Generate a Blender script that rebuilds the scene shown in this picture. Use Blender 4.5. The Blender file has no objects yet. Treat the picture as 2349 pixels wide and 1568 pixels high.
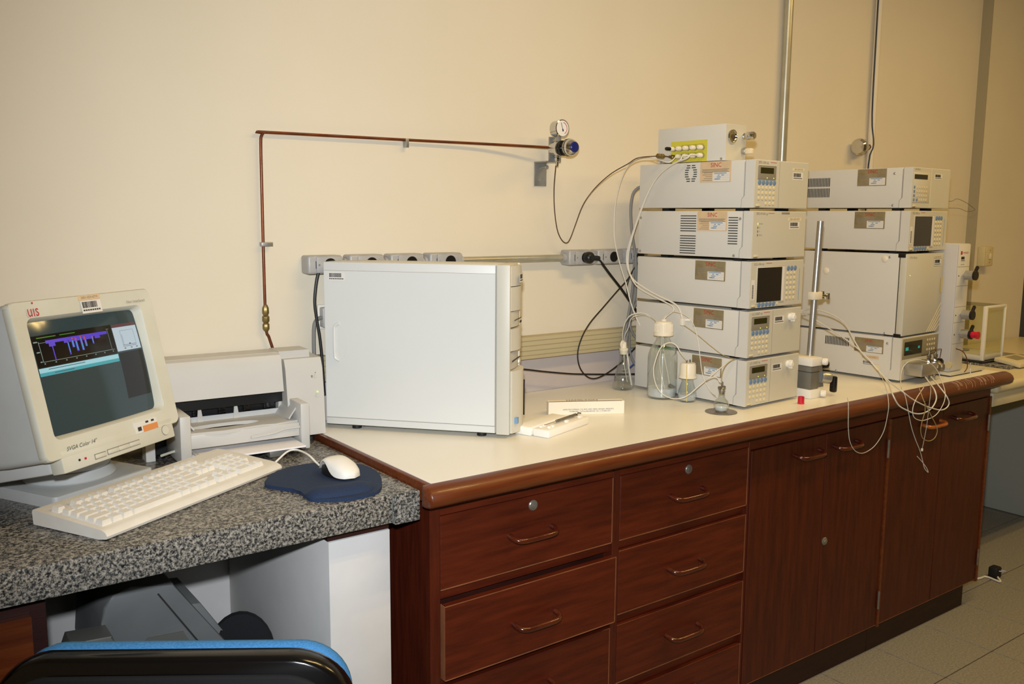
import bpy, bmesh, math, random
from mathutils import Matrix, Vector
random.seed(7)
SC = bpy.context.scene
COL = SC.collection
PI = math.pi

# ------------------------------------------------------------------ camera
IW, IH, FPX = 2349.0, 1568.0, 2063.7558
CAM = Vector((0.0, -2.1781, 1.4382)); YAW, PITCH, ROLL = 0.6356, -0.1384, 0.0069
_f = Vector((math.sin(YAW)*math.cos(PITCH), math.cos(YAW)*math.cos(PITCH), math.sin(PITCH)))
_r = Vector((math.cos(YAW), -math.sin(YAW), 0)); _u = _r.cross(_f)
_r, _u = _r*math.cos(ROLL)+_u*math.sin(ROLL), -_r*math.sin(ROLL)+_u*math.cos(ROLL)
cd = bpy.data.cameras.new('camera'); cam = bpy.data.objects.new('camera', cd); COL.objects.link(cam)
cd.sensor_fit = 'HORIZONTAL'; cd.sensor_width = 36.0; cd.lens = FPX/IW*36.0; cd.clip_start = .02
mw = Matrix((( _r.x,_u.x,-_f.x,CAM.x),(_r.y,_u.y,-_f.y,CAM.y),(_r.z,_u.z,-_f.z,CAM.z),(0,0,0,1)))
cam.matrix_world = mw; SC.camera = cam

# ------------------------------------------------------------------ light
w = bpy.data.worlds.new('world'); SC.world = w; w.use_nodes = True
bg = w.node_tree.nodes['Background']; FLASH, AMB, WARM = 178, 10.6, (1.0, .685, .255)
bg.inputs[0].default_value = (*WARM, 1); bg.inputs[1].default_value = AMB*.008
def lamp(name, kind, loc, energy, color, rot=(0,0,0), **k):
    d = bpy.data.lights.new(name, kind); d.energy = energy; d.color = color
    for a, b in k.items(): setattr(d, a, b)
    o = bpy.data.objects.new(name, d); COL.objects.link(o); o.location = loc; o.rotation_euler = rot
    return o
# the photographer's flash: just above the lens
fl = lamp('flash_lamp', 'SPOT', (-.01, -2.17, 1.556), FLASH, (.92, .98, 1.05), spot_size=math.radians(96), spot_blend=1.0, shadow_soft_size=.022)
fl.rotation_euler = (Vector((1.75, -.1, 1.22)) - Vector(fl.location)).to_track_quat('-Z', 'Y').to_euler()
# ceiling fluorescent tubes
for lx, ly in ((1.7, -1.5), (3.5, -1.5)):
    for dy in (-.06, .06):
        lamp('ceiling_tube_lamp', 'AREA', (lx, ly+dy, 2.74), AMB, WARM, shape='RECTANGLE', size=1.2, size_y=.035)
vs = SC.view_settings; vs.view_transform = 'Standard'; vs.look = 'None'; vs.gamma = 1; vs.exposure = 0.0
vs.use_curve_mapping = False

# ------------------------------------------------------------------ pixel -> place on a known plane
def P(px, py, x=None, y=None, z=None):
    d = _f*FPX + _r*(px-IW/2) - _u*(py-IH/2)
    if x is not None: t = (x-CAM.x)/d.x
    elif y is not None: t = (y-CAM.y)/d.y
    else: t = (z-CAM.z)/d.z
    return CAM + d*t

# ------------------------------------------------------------------ materials
def lin(h):
    h = h.lstrip('#'); o = []
    for i in (0, 2, 4):
        c = int(h[i:i+2], 16)/255; o.append(c/12.92 if c <= .04045 else ((c+.055)/1.055)**2.4)
    return (*o, 1)
MATS = {}
def mat(name, c, rough=.5, metal=0, spec=.5, c2=None, scale=30, detail=4, bump=0, bscale=None, emit=None, estr=0, stretch=None, coat=0, lo=.35, hi=.65):
    m = bpy.data.materials.new(name); m.use_nodes = True; nt = m.node_tree; b = nt.nodes['Principled BSDF']
    b.inputs['Base Color'].default_value = lin(c); b.inputs['Roughness'].default_value = rough
    b.inputs['Metallic'].default_value = metal; b.inputs['Specular IOR Level'].default_value = spec
    b.inputs['Coat Weight'].default_value = coat
    if emit: b.inputs['Emission Color'].default_value = lin(emit); b.inputs['Emission Strength'].default_value = estr
    if c2 or bump:
        tc = nt.nodes.new('ShaderNodeTexCoord'); mp = nt.nodes.new('ShaderNodeMapping')
        nt.links.new(tc.outputs['Object'], mp.inputs[0])
        if stretch: mp.inputs['Scale'].default_value = stretch
    if c2:
        n = nt.nodes.new('ShaderNodeTexNoise'); n.inputs['Scale'].default_value = scale; n.inputs['Detail'].default_value = detail
        nt.links.new(mp.outputs[0], n.inputs['Vector'])
        r = nt.nodes.new('ShaderNodeValToRGB'); r.color_ramp.elements[0].color = lin(c); r.color_ramp.elements[1].color = lin(c2)
        r.color_ramp.elements[0].position = lo; r.color_ramp.elements[1].position = hi
        nt.links.new(n.outputs[0], r.inputs[0]); nt.links.new(r.outputs[0], b.inputs['Base Color'])
    if bump:
        n2 = nt.nodes.new('ShaderNodeTexNoise'); n2.inputs['Scale'].default_value = bscale or scale; n2.inputs['Detail'].default_value = 3
        nt.links.new(mp.outputs[0], n2.inputs['Vector'])
        bp = nt.nodes.new('ShaderNodeBump'); bp.inputs['Strength'].default_value = bump; bp.inputs['Distance'].default_value = .002
        nt.links.new(n2.outputs[0], bp.inputs['Height']); nt.links.new(bp.outputs[0], b.inputs['Normal'])
    MATS[name] = m; return m
mat('wall', '#dcd2bc', .8, c2='#dfd5c0', scale=2.5, bump=.08, bscale=220, spec=.2)
mat('wall_white', '#c9c6c2', .7, c2='#d2cfcc', scale=6, bump=.1, bscale=90, spec=.3)
mat('wall_lilac', '#b9aea9', .6, c2='#beb4af', scale=5, spec=.3)
mat('ceiling', '#e8e2d6', .9)
mat('pilaster', '#d6ccb4', .8, c2='#d9cfb8', scale=3)
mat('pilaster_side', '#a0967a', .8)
mat('door_dark', '#2b2c30', .5)
mat('tile', '#7f7c74', .55, c2='#9d998f', scale=160, detail=2, spec=.3, lo=.3, hi=.7)
mat('grout', '#54402f', .9)
mat('laminate', '#ebe7da', .28, c2='#eeeadf', scale=4, spec=.5)
def wood(name, a, b, rough, stretch, coat=.0):
    mat(name, a, rough, c2=b, scale=9, detail=6, bump=.12, bscale=60, stretch=stretch, coat=coat, lo=.3, hi=.72, spec=.4)
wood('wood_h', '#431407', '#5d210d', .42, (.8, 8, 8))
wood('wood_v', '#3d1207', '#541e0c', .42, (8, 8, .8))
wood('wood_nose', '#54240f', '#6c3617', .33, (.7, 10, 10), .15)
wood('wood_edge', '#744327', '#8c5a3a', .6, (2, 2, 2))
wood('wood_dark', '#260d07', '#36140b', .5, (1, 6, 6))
mat('handle', '#40160c', .18, c2='#52200f', scale=20, coat=.5)
mat('handle_orange', '#9a4f1f', .25, c2='#a85b26', scale=20, coat=.4)
def granite():
    m = mat('granite', '#7d786e', .32, spec=.45); nt = m.node_tree; b = nt.nodes['Principled BSDF']
    tc = nt.nodes.new('ShaderNodeTexCoord')
    n1 = nt.nodes.new('ShaderNodeTexNoise'); n1.inputs['Scale'].default_value = 420; n1.inputs['Detail'].default_value = 3; n1.inputs['Roughness'].default_value = .6
    n2 = nt.nodes.new('ShaderNodeTexNoise'); n2.inputs['Scale'].default_value = 170; n2.inputs['Detail'].default_value = 4
    for n in (n1, n2): nt.links.new(tc.outputs['Object'], n.inputs['Vector'])
    mx = nt.nodes.new('ShaderNodeMath'); mx.operation = 'MULTIPLY_ADD'; mx.inputs[1].default_value = .55
    nt.links.new(n2.outputs[0], mx.inputs[0])
    ml = nt.nodes.new('ShaderNodeMath'); ml.operation = 'MULTIPLY'; ml.inputs[1].default_value = .45
    nt.links.new(n1.outputs[0], ml.inputs[0]); nt.links.new(ml.outputs[0], mx.inputs[2])
    r = nt.nodes.new('ShaderNodeValToRGB'); e = r.color_ramp.elements
    e[0].position = .38; e[0].color = lin('#151718'); e[1].position = .62; e[1].color = lin('#a8a39a')
    a = e.new(.455); a.color = lin('#3c3d3d'); a = e.new(.50); a.color = lin('#6c6963'); a = e.new(.54); a.color = lin('#88837a')
    nt.links.new(mx.outputs[0], r.inputs[0]); nt.links.new(r.outputs[0], b.inputs['Base Color'])
granite()
mat('beige', '#d2cfc6', .45, c2='#cecbc2', scale=3, bump=.05, bscale=500)
mat('beige_front', '#c9c5b6', .45, c2='#c5c1b1', scale=3, bump=.05, bscale=500)
mat('pc_side', '#d3d4d0', .38, c2='#d6d7d4', scale=2)
mat('pc_front', '#c8c4b6', .45, c2='#ccc8bb', scale=4)
mat('old_plastic', '#cac6b3', .5, c2='#d2cfbe', scale=9, bump=.05, bscale=400)
mat('old_grey', '#bcbdba', .5, c2='#c4c5c2', scale=8)
mat('printer', '#c2bfb8', .45, c2='#c6c4be', scale=5)
mat('key_plastic', '#dfdacf', .5, c2='#e5e1d7', scale=25)
mat('black', '#0b0b0c', .4)
mat('black_gloss', '#08080a', .16)
mat('black_fabric', '#0d0e12', .9, bump=.3, bscale=600)
mat('rubber', '#101011', .75)
mat('blue_fabric', '#2f78bd', .85, c2='#4590d6', scale=300, bump=.35, bscale=500, stretch=(1, 1, 5))
mat('navy_fabric', '#122440', .85, c2='#182d4c', scale=400, bump=.2, bscale=900)
mat('chrome', '#cfcfcf', .12, 1)
mat('steel', '#b0aea8', .32, .7)
mat('steel_dark', '#6f685e', .35, .45, c2='#8a8375', scale=40)
mat('galv', '#9d9d99', .42, .75, c2='#b2b2ae', scale=30)
mat('galv_pipe', '#b7b3a2', .35, .7, c2='#c2bfae', scale=20)
mat('alu_box', '#a6a5a3', .45, .1, c2='#afaeac', scale=50)
mat('copper', '#6a3b26', .35, .7, c2='#7f4a32', scale=20)
mat('brass', '#75633a', .4, .7, c2='#8a7647', scale=40)
mat('duct', '#b7aa86', .55)
mat('duct_line', '#948763', .6)
mat('cable_grey', '#84827d', .6)
mat('cable_black', '#0d0c0b', .5)
mat('tube_white', '#d9d4c8', .4)
mat('tube_clear', '#c8c4b8', .3)
mat('tube_beige', '#a8905a', .4)
mat('tube_steel', '#5c4a3d', .35, .6)
mat('white_plastic', '#e6e2d6', .4)
mat('cream_cap', '#e3d9c2', .45, c2='#e8dfca', scale=20)
mat('white_foam', '#f0ece2', .85, bump=.1, bscale=300)
mat('white_card', '#eee6d2', .6)
mat('paper', '#ece9ea', .7)
mat('navy_print', '#20285a', .6)
mat('red_print', '#b02a2a', .6)
mat('red_plastic', '#c31430', .35)
mat('green_ink', '#1f7a3a', .6)
mat('grey_print', '#8a8070', .6)
mat('dark_print', '#2c2a28', .6)
mat('blue_ink', '#6f93b5', .6)
mat('gold_foil', '#a39675', .35, .35, c2='#857858', scale=25)
mat('peach_label', '#d9bb93', .55, c2='#cdb28c', scale=30)
mat('orange_label', '#d98a4a', .5)
mat('cream_label', '#ddd0b0', .5)
mat('white_label', '#dedad2', .5)
mat('yellow_panel', '#cbc23c', .5)
mat('yellow_switch', '#cbbd90', .5)
mat('yellow_tube', '#d8c060', .4)
mat('lcd_frame', '#8b8474', .45)
mat('lcd', '#232507', .25)
mat('lcd_black', '#0d120f', .2)
mat('lcd_screen', '#17171a', .15)
mat('lcd_screen_blue', '#2c2f3a', .15)
mat('panel_olive', '#8d8467', .5)
mat('key_blue', '#6c86a8', .45)
mat('key_cream', '#d8caa2', .5)
mat('led_green', '#c8e060', .4, emit='#c8f040', estr=.8)
mat('led_teal', '#1d7f74', .4, emit='#1d8f80', estr=.6)
mat('vent_dark', '#0d0c0b', .8)
mat('grey_metal', '#77756d', .4, .3)
mat('grey_box', '#6c6d6c', .55, c2='#747574', scale=10)
mat('grey_panel', '#a9ab9f', .6)
mat('cream_counter', '#d4c8a3', .35)
mat('navy_cap', '#141f66', .3)
mat('gauge_face', '#e9e5e0', .4)
mat('foot_black', '#0a0a0a', .6)
mat('blue_cable', '#2a4fa0', .5)
mat('scratch', '#b8957a', .7)
mat('seam', '#8c8478', .7)
mat('lilac_side', '#c5c1bc', .45)
def thin_glass(name, tint, refl, edge=.75):
    m = bpy.data.materials.new(name); m.use_nodes = True; nt = m.node_tree; nt.nodes.clear()
    o = nt.nodes.new('ShaderNodeOutputMaterial'); mx = nt.nodes.new('ShaderNodeMixShader')
    t = nt.nodes.new('ShaderNodeBsdfTransparent'); t.inputs[0].default_value = tint
    g = nt.nodes.new('ShaderNodeBsdfGlossy'); g.inputs['Roughness'].default_value = .03; g.inputs[0].default_value = (.95, .97, 1, 1)
    lw = nt.nodes.new('ShaderNodeLayerWeight'); pw = nt.nodes.new('ShaderNodeMath'); pw.operation = 'POWER'; pw.inputs[1].default_value = 2.2
    ma = nt.nodes.new('ShaderNodeMath'); ma.operation = 'MULTIPLY_ADD'; ma.inputs[1].default_value = edge; ma.inputs[2].default_value = refl
    cm = nt.nodes.new('ShaderNodeMix'); cm.data_type = 'RGBA'; cm.inputs['A'].default_value = tint; cm.inputs['B'].default_value = tuple(c_*.62 for c_ in tint[:3])+(1,)
    p2 = nt.nodes.new('ShaderNodeMath'); p2.operation = 'POWER'; p2.inputs[1].default_value = 5.0; nt.links.new(lw.outputs['Facing'], p2.inputs[0]); nt.links.new(p2.outputs[0], cm.inputs['Factor']); nt.links.new(cm.outputs['Result'], t.inputs[0])
    nt.links.new(lw.outputs['Facing'], pw.inputs[0]); nt.links.new(pw.outputs[0], ma.inputs[0]); nt.links.new(ma.outputs[0], mx.inputs[0]); nt.links.new(t.outputs[0], mx.inputs[1]); nt.links.new(g.outputs[0], mx.inputs[2])
    nt.links.new(mx.outputs[0], o.inputs[0]); MATS[name] = m
thin_glass('glass', (.925, .945, .93, 1), .08)
thin_glass('pane', (.96, .97, .92, 1), .02, .12)
def water():
    thin_glass('water', (.97, .985, .99, 1), .10); nt = MATS['water'].node_tree; o = nt.nodes['Material Output']; m0 = o.inputs[0].links[0].from_node
    tr = nt.nodes.new('ShaderNodeBsdfTranslucent'); tr.inputs[0].default_value = (.9, .95, 1, 1); m2 = nt.nodes.new('ShaderNodeMixShader'); m2.inputs[0].default_value = .22
    df = nt.nodes.new('ShaderNodeBsdfDiffuse'); df.inputs[0].default_value = (.9, .95, 1, 1); m2.inputs[0].default_value = .45  # white diffuse share stands in for flash light refracted through the water
    nt.links.new(m0.outputs[0], m2.inputs[1]); nt.links.new(df.outputs[0], m2.inputs[2]); nt.links.new(m2.outputs[0], o.inputs[0]); nt.nodes.remove(tr)
water()
def emis(name, c, s, rough=.25):
    mat(name, '#101010', rough, emit=c, estr=s)
emis('px_bg', '#2a3a3b', 1.0, .08); emis('px_black', '#08060c', .3, .08); emis('px_purple', '#5a3fd0', .8); emis('px_violet', '#3a2a9a', .7)
emis('px_cyan', '#3fa8c0', .8); emis('px_white', '#c4d4dc', .8); emis('px_toolbar', '#a8dce4', .8); emis('px_teal', '#4fb4bc', .7)
emis('px_red', '#d05040', .8); emis('px_green', '#3f9a30', .5); emis('px_line', '#9ab4a8', .6); emis('px_grey', '#5a6a74', .6); emis('px_maroon', '#7a4a50', .5)

# ------------------------------------------------------------------ mesh builder
class MB:
    def __init__(s): s.v = []; s.f = []
    def add(s, vs, fs, m=None):
        o = len(s.v); s.v += [tuple(m @ Vector(p)) if m else tuple(p) for p in vs]; s.f += [tuple(i+o for i in q) for q in fs]; return s
    def bm(s, b, m=None):
        b.verts.index_update(); s.add([v.co.copy() for v in b.verts], [[v.index for v in f.verts] for f in b.faces], m); b.free(); return s
    def box(s, X, Y, Z, bev=0, seg=2, m=None):
        b = bmesh.new(); bmesh.ops.create_cube(b, size=1)
        for v in b.verts: v.co = Vector(((X[0]+X[1])/2+v.co.x*(X[1]-X[0]), (Y[0]+Y[1])/2+v.co.y*(Y[1]-Y[0]), (Z[0]+Z[1])/2+v.co.z*(Z[1]-Z[0])))
        if bev: bmesh.ops.bevel(b, geom=b.edges[:], offset=bev, segments=seg, affect='EDGES', profile=.5)
        return s.bm(b, m)
    def prism(s, poly, h0, h1, m=None, bev=0, seg=2):
        b = bmesh.new(); n = len(poly)
        lo = [b.verts.new((x, y, h0)) for x, y in poly]; hi = [b.verts.new((x, y, h1)) for x, y in poly]
        b.faces.new(lo[::-1]); top = b.faces.new(hi)
        for i in range(n): b.faces.new((lo[i], lo[(i+1) % n], hi[(i+1) % n], hi[i]))
        if bev: bmesh.ops.bevel(b, geom=list(top.edges), offset=bev, segments=seg, affect='EDGES', profile=.5)
        bmesh.ops.recalc_face_normals(b, faces=b.faces[:])
        return s.bm(b, m)
    def lathe(s, prof, seg=24, m=None, a0=0):
        vs = []; fs = []; n = len(prof)
        for r, z in prof:
            for k in range(seg):
                a = 2*PI*k/seg+a0; vs.append((r*math.cos(a), r*math.sin(a), z))
        for i in range(n-1):
            for k in range(seg):
                k2 = (k+1) % seg; fs.append((i*seg+k, i*seg+k2, (i+1)*seg+k2, (i+1)*seg+k))
        if prof[0][0] > 1e-6: fs.append(tuple(range(seg))[::-1])
        if prof[-1][0] > 1e-6: fs.append(tuple((n-1)*seg+k for k in range(seg)))
        return s.add(vs, fs, m)
    def cyl(s, p0, p1, r0, r1=None, seg=16):
        p0 = Vector(p0); p1 = Vector(p1); r1 = r0 if r1 is None else r1; L = (p1-p0).length
        m = Matrix.Translation(p0) @ (p1-p0).to_track_quat('Z', 'Y').to_matrix().to_4x4()
        return s.lathe([(r0, 0), (r1, L)], seg, m)
    def turn(s, p0, d, prof, seg=20):
        m = Matrix.Translation(Vector(p0)) @ Vector(d).to_track_quat('Z', 'Y').to_matrix().to_4x4()
        return s.lathe(prof, seg, m)
    def tube(s, pts, r, seg=7, smooth=6, closed=False):
        pts = [Vector(p) for p in pts]
        if smooth and len(pts) > 2:
            q = []; n = len(pts)
            for i in range(n-1):
                a, b, c, d = pts[max(i-1, 0)], pts[i], pts[i+1], pts[min(i+2, n-1)]
                for k in range(smooth):
                    t = k/smooth; t2 = t*t; t3 = t2*t
                    q.append(.5*((2*b)+(c-a)*t+(2*a-5*b+4*c-d)*t2+(3*b-a-3*c+d)*t3))
            q.append(pts[-1]); pts = q
        T = [(pts[min(i+1, len(pts)-1)]-pts[max(i-1, 0)]).normalized() for i in range(len(pts))]
        up = Vector((0, 0, 1)) if abs(T[0].z) < .9 else Vector((1, 0, 0))
        N = (up-T[0]*up.dot(T[0])).normalized(); vs = []; fs = []
        for i, p in enumerate(pts):
            if i: N = (N-T[i]*N.dot(T[i])); N = N.normalized() if N.length > 1e-6 else Vector((0, 1, 0))
            B = T[i].cross(N)
            for k in range(seg):
                a = 2*PI*k/seg; vs.append(p+(N*math.cos(a)+B*math.sin(a))*r)
        for i in range(len(pts)-1):
            for k in range(seg):
                k2 = (k+1) % seg; fs.append((i*seg+k, i*seg+k2, (i+1)*seg+k2, (i+1)*seg+k))
        fs.append(tuple(range(seg))[::-1]); fs.append(tuple((len(pts)-1)*seg+k for k in range(seg)))
        return s.add(vs, fs)
    def loft(s, rings, cap=True):
        n = len(rings[0]); vs = [p for r in rings for p in r]; fs = []
        for i in range(len(rings)-1):
            for k in range(n):
                k2 = (k+1) % n; fs.append((i*n+k, i*n+k2, (i+1)*n+k2, (i+1)*n+k))
        if cap: fs.append(tuple(range(n))[::-1]); fs.append(tuple((len(rings)-1)*n+k for k in range(n)))
        return s.add(vs, fs)
    def mesh(s, name, ang=35):
        me = bpy.data.meshes.new(name); me.from_pydata([tuple(p) for p in s.v], [], s.f)
        b = bmesh.new(); b.from_mesh(me); bmesh.ops.recalc_face_normals(b, faces=b.faces[:]); b.to_mesh(me); b.free()
        me.polygons.foreach_set('use_smooth', [True]*len(me.polygons)); me.set_sharp_from_angle(angle=math.radians(ang)); return me
    def build(s, name, m, parent=None, label=None, ang=35):
        me = s.mesh(name, ang); me.materials.append(MATS[m]); o = bpy.data.objects.new(name, me); COL.objects.link(o)
        if parent: o.parent = parent
        if label: o['label'] = label
        return o
def B(): return MB()
def tag(o, label, cat, group=None):
    o['label'] = label; o['category'] = cat
    if group: o['group'] = group
    return o
def thing(name, label, cat, loc=(0, 0, 0), rz=0, group=None):
    o = bpy.data.objects.new(name, None); COL.objects.link(o); o.location = loc; o.rotation_euler = (0, 0, rz); o.empty_display_size = .05
    return tag(o, label, cat, group)
def struct(o): o['kind'] = 'structure'; return o
def dup(o, parent, loc=None):
    c = o.copy(); COL.objects.link(c); c.parent = parent
    if loc is not None: c.location = loc
    return c
class Face:
    """a flat face of a thing: origin, right direction, up direction, in the thing's own axes"""
    def __init__(s, o, ex, up):
        ex = Vector(ex).normalized(); up = Vector(up).normalized(); n = ex.cross(up)
        s.m = Matrix(((ex.x, up.x, n.x, o[0]), (ex.y, up.y, n.y, o[1]), (ex.z, up.z, n.z, o[2]), (0, 0, 0, 1)))
    def slab(s, mb, u, v, h=(0, .001), bev=0, seg=2): mb.box(u, v, h, bev, seg, s.m); return mb
    def disc(s, mb, u, v, r, h=(0, .002), seg=14, r2=None):
        mb.lathe([(r, h[0]), (r if r2 is None else r2, h[1])], seg, s.m @ Matrix.Translation((u, v, 0))); return mb
    def pt(s, u, v, h=0): return s.m @ Vector((u, v, h))
def text(face, txt, u, v, size, m, parent, name='lettering', h=.0006, align='LEFT', shear=0, sx=1, label=None):
    c = bpy.data.curves.new('t', 'FONT'); c.body = txt; c.size = size; c.align_x = align; c.align_y = 'CENTER'; c.shear = shear; c.resolution_u = 2
    t = bpy.data.objects.new('t', c); me = bpy.data.meshes.new_from_object(t); bpy.data.objects.remove(t); bpy.data.curves.remove(c)
    me.transform(face.m @ Matrix.Translation((u, v, h)) @ Matrix.Diagonal((sx, 1, 1, 1))); me.name = name
    me.materials.clear(); me.materials.append(MATS[m]); o = bpy.data.objects.new(name, me); COL.objects.link(o); o.parent = parent
    if label: o['label'] = label
    return o
def inframe(loc, rz, p):
    d = Vector(p)-Vector(loc); return Vector((d.x*math.cos(rz)+d.y*math.sin(rz), -d.x*math.sin(rz)+d.y*math.cos(rz), d.z))
def barcode(face, u0, u1, v0, v1, parent, name='barcode_sticker', base='white_label', lines=True):
    s = face.slab(B(), (u0, u1), (v0, v1), (0, .0005)).build(name, base, parent)
    b = B(); x = u0+(u1-u0)*.06; e = u0+(u1-u0)*.78; rnd = random.Random(int(abs(u0)*1e5+abs(v0)*1e5))
    while x < e:
        ww = (u1-u0)*rnd.choice((.012, .02, .03)); face.slab(b, (x, x+ww), (v0+(v1-v0)*.42, v0+(v1-v0)*.9), (.0005, .0008)); x += ww+(u1-u0)*rnd.choice((.012, .02))
    if lines:
        for k in range(8): face.slab(b, (u0+(u1-u0)*(.06+.11*k), u0+(u1-u0)*(.14+.11*k)), (v0+(v1-v0)*.18, v0+(v1-v0)*.3), (.0005, .0008))
    b.build('barcode_print', 'dark_print', s); return s

# ================================================================== THE ROOM
T, G = .90, .885          # worktop and granite heights
struct(B().box((-1.6, 4.27), (0, .12), (0, 2.8)).build('wall_back', 'wall'))
struct(B().box((4.275, 4.79), (-.047, .12), (0, 2.8)).build('trim_1', 'pilaster'))
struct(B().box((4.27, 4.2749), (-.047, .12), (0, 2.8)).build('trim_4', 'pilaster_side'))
struct(B().box((4.79, 4.95), (-.03, .12), (0, 2.8)).build('door_1', 'door_dark'))
struct(B().box((4.95, 5.05), (-4.2, .12), (0, 2.8)).build('wall_right', 'wall'))
struct(B().box((-1.7, -1.6), (-4.2, .12), (0, 2.8)).build('wall_left', 'wall'))
struct(B().box((-1.7, 5.05), (-4.2, .12), (2.8, 2.85)).build('ceiling', 'ceiling'))
floor = struct(B().box((-1.7, 5.05), (-4.2, .12), (-.06, -.003)).build('floor', 'grout'))
tm = B().box((.0018, .2982), (.0018, .2982), (-.003, 0), .0008, 1).mesh('floor_tile'); tm.materials.append(MATS['tile'])
for i in range(-10, 8):
    for j in range(-9, 3):
        x, y = 2.706+.3*i, -.84+.3*j
        if -1.35 < x < 4.7 and y > -3.3 and y < -.2:
            o = bpy.data.objects.new('tile', tm); COL.objects.link(o); o.parent = floor; o.location = (x, y, 0)
struct(B().box((.90, 3.32), (-.006, 0), (T, 1.008)).build('trim_2', 'wall_lilac'))
struct(B().box((-1.3, .72), (-.006, 0), (.1, .82)).build('trim_3', 'wall_white'))

# cable duct along the wall
d = thing('cable_duct', 'cream ribbed plastic cable duct fixed along the wall above the worktop', 'duct', (0, 0, 1.01))
for x0, x1 in ((.90, .985), (1.11, 3.3)): B().box((x0, x1), (-.042, -.001), (0, .068), .003).build('duct_body', 'duct', d)
b = B()
for z in (.012, .026, .041, .056): b.box((1.11, 3.3), (-.0428, -.0415), (z-.0008, z+.0008)); b.box((.90, .985), (-.0428, -.0415), (z-.0008, z+.0008))
b.build('rib_grooves', 'duct_line', d)

# ================================================================== WOODEN BENCH
wt = thing('lab_worktop', 'cream laminate worktop with rounded brown wood nosing on the drawer cabinets', 'worktop', (0, 0, T))
B().box((.922, 3.30), (-.657, -.007), (-.036, 0), .001, 1).build('laminate_top', 'laminate', wt)
B().box((.909, .9215), (-.657, -.007), (-.04, 0), .002).build('edge_strip', 'wood_nose', wt)
prof = [(-.657, .0), (-.668, .001), (-.683, -.003), (-.693, -.011), (-.698, -.023), (-.694, -.036), (-.684, -.043), (-.668, -.046), (-.657, -.046)]
rings = []
N = 24
for i in range(N+1):
    x = .902+(3.315-.902)*i/N; rings.append([Vector((x, y, z)) for y, z in prof])
cen = (-.672, -.022)
def shr(ring, dx, k): return [Vector((p.x+dx, cen[0]+(p.y-cen[0])*k, cen[1]+(p.z-cen[1])*k)) for p in ring]
rings = [shr(rings[0], -.006, .7), shr(rings[0], -.003, .92)]+rings+[shr(rings[-1], .006, .95), shr(rings[-1], .013, .8), shr(rings[-1], .018, .5)]
B().loft(rings).build('wood_nosing', 'wood_nose', wt, ang=50)
# pale scratches worn into the nosing near the end
b = B()
for k in range(34):
    x = 2.92+.30*random.random()**1.0; L = random.uniform(.1, .95)
    b.tube([Vector((x+.012*(1-L), -.668, .0012)), Vector((x+.006, -.6835, -.0025)), Vector((x, -.6938, -.0105)), Vector((x-.006*L, -.6985, -.021))][: (4 if L > .55 else 3)], random.uniform(.00025, .0007), 4, 2)
b.build('scratches', 'scratch', wt, 'pale scratches worn into the wood')

def cab(name, label, x0, x1):
    t = thing(name, label, 'cabinet', ((x0+x1)/2, -.3, 0)); return t
def bar_handle(parent, x, z, y, w=.118, m='handle'):
    b = B(); b.tube([(x-w/2, y+.002, z+.004), (x-w/2-.001, y-.012, z+.002), (x-w/2+.006, y-.024, z-.001), (x-w/2+.022, y-.030, z-.002), (x, y-.031, z-.002), (x+w/2-.022, y-.030, z-.002), (x+w/2-.006, y-.024, z-.001), (x+w/2+.001, y-.012, z+.002), (x+w/2, y+.002, z+.004)], .0068, 9, 4)
    return b.build('handle', m, parent, ang=60)
def lockface(parent, x, z, y):
    b = B(); b.turn((x, y, z), (0, -1, 0), [(.0125, 0), (.0125, .002), (.0105, .004), (.006, .0045), (.0055, .0055), (0, .0056)], 18); return b.build('lock', 'steel_dark', parent)
FY = -.63
ct = thing('drawer_cabinet', 'dark reddish wood cabinet with two columns of drawers under the worktop', 'cabinet', (1.445, -.31, 0)); off = Vector((1.445, -.31, 0))
def loc_(o, p): o.location = -Vector(p); return o
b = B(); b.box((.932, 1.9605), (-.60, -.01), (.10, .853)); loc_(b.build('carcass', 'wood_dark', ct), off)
b = B(); b.box((.932, .957), (-.632, -.595), (.09, .853), .001, 1); loc_(b.build('stile', 'wood_v', ct), off)
b = B(); b.box((.931, .933), (-.632, -.02), (.09, .853)); loc_(b.build('side_panel', 'wood_v', ct), off)
b = B(); b.box((1.450, 1.472), (-.630, -.595), (.09, .853), .001, 1); loc_(b.build('stile', 'wood_v', ct), off)
b = B(); b.box((1.953, 1.9605), (-.630, -.595), (.09, .853), .001, 1); loc_(b.build('stile', 'wood_v', ct), off)
b = B(); b.box((.957, 1.953), (-.628, -.595), (.817, .853)); loc_(b.build('top_rail', 'wood_h', ct), off)
for x0, x1 in ((.957, 1.450), (1.472, 1.953)):
    for z0, z1 in ((.627, .650), (.434, .458), (.249, .276), (.09, .10)):
        b = B(); b.box((x0, x1), (-.617, -.595), (z0, z1)); loc_(b.build('rail', 'wood_h', ct), off)
b = B(); b.box((.95, 1.9605), (-.592, -.02), (0, .0995)); loc_(b.build('toe_kick', 'wood_dark', ct), off)
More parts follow.
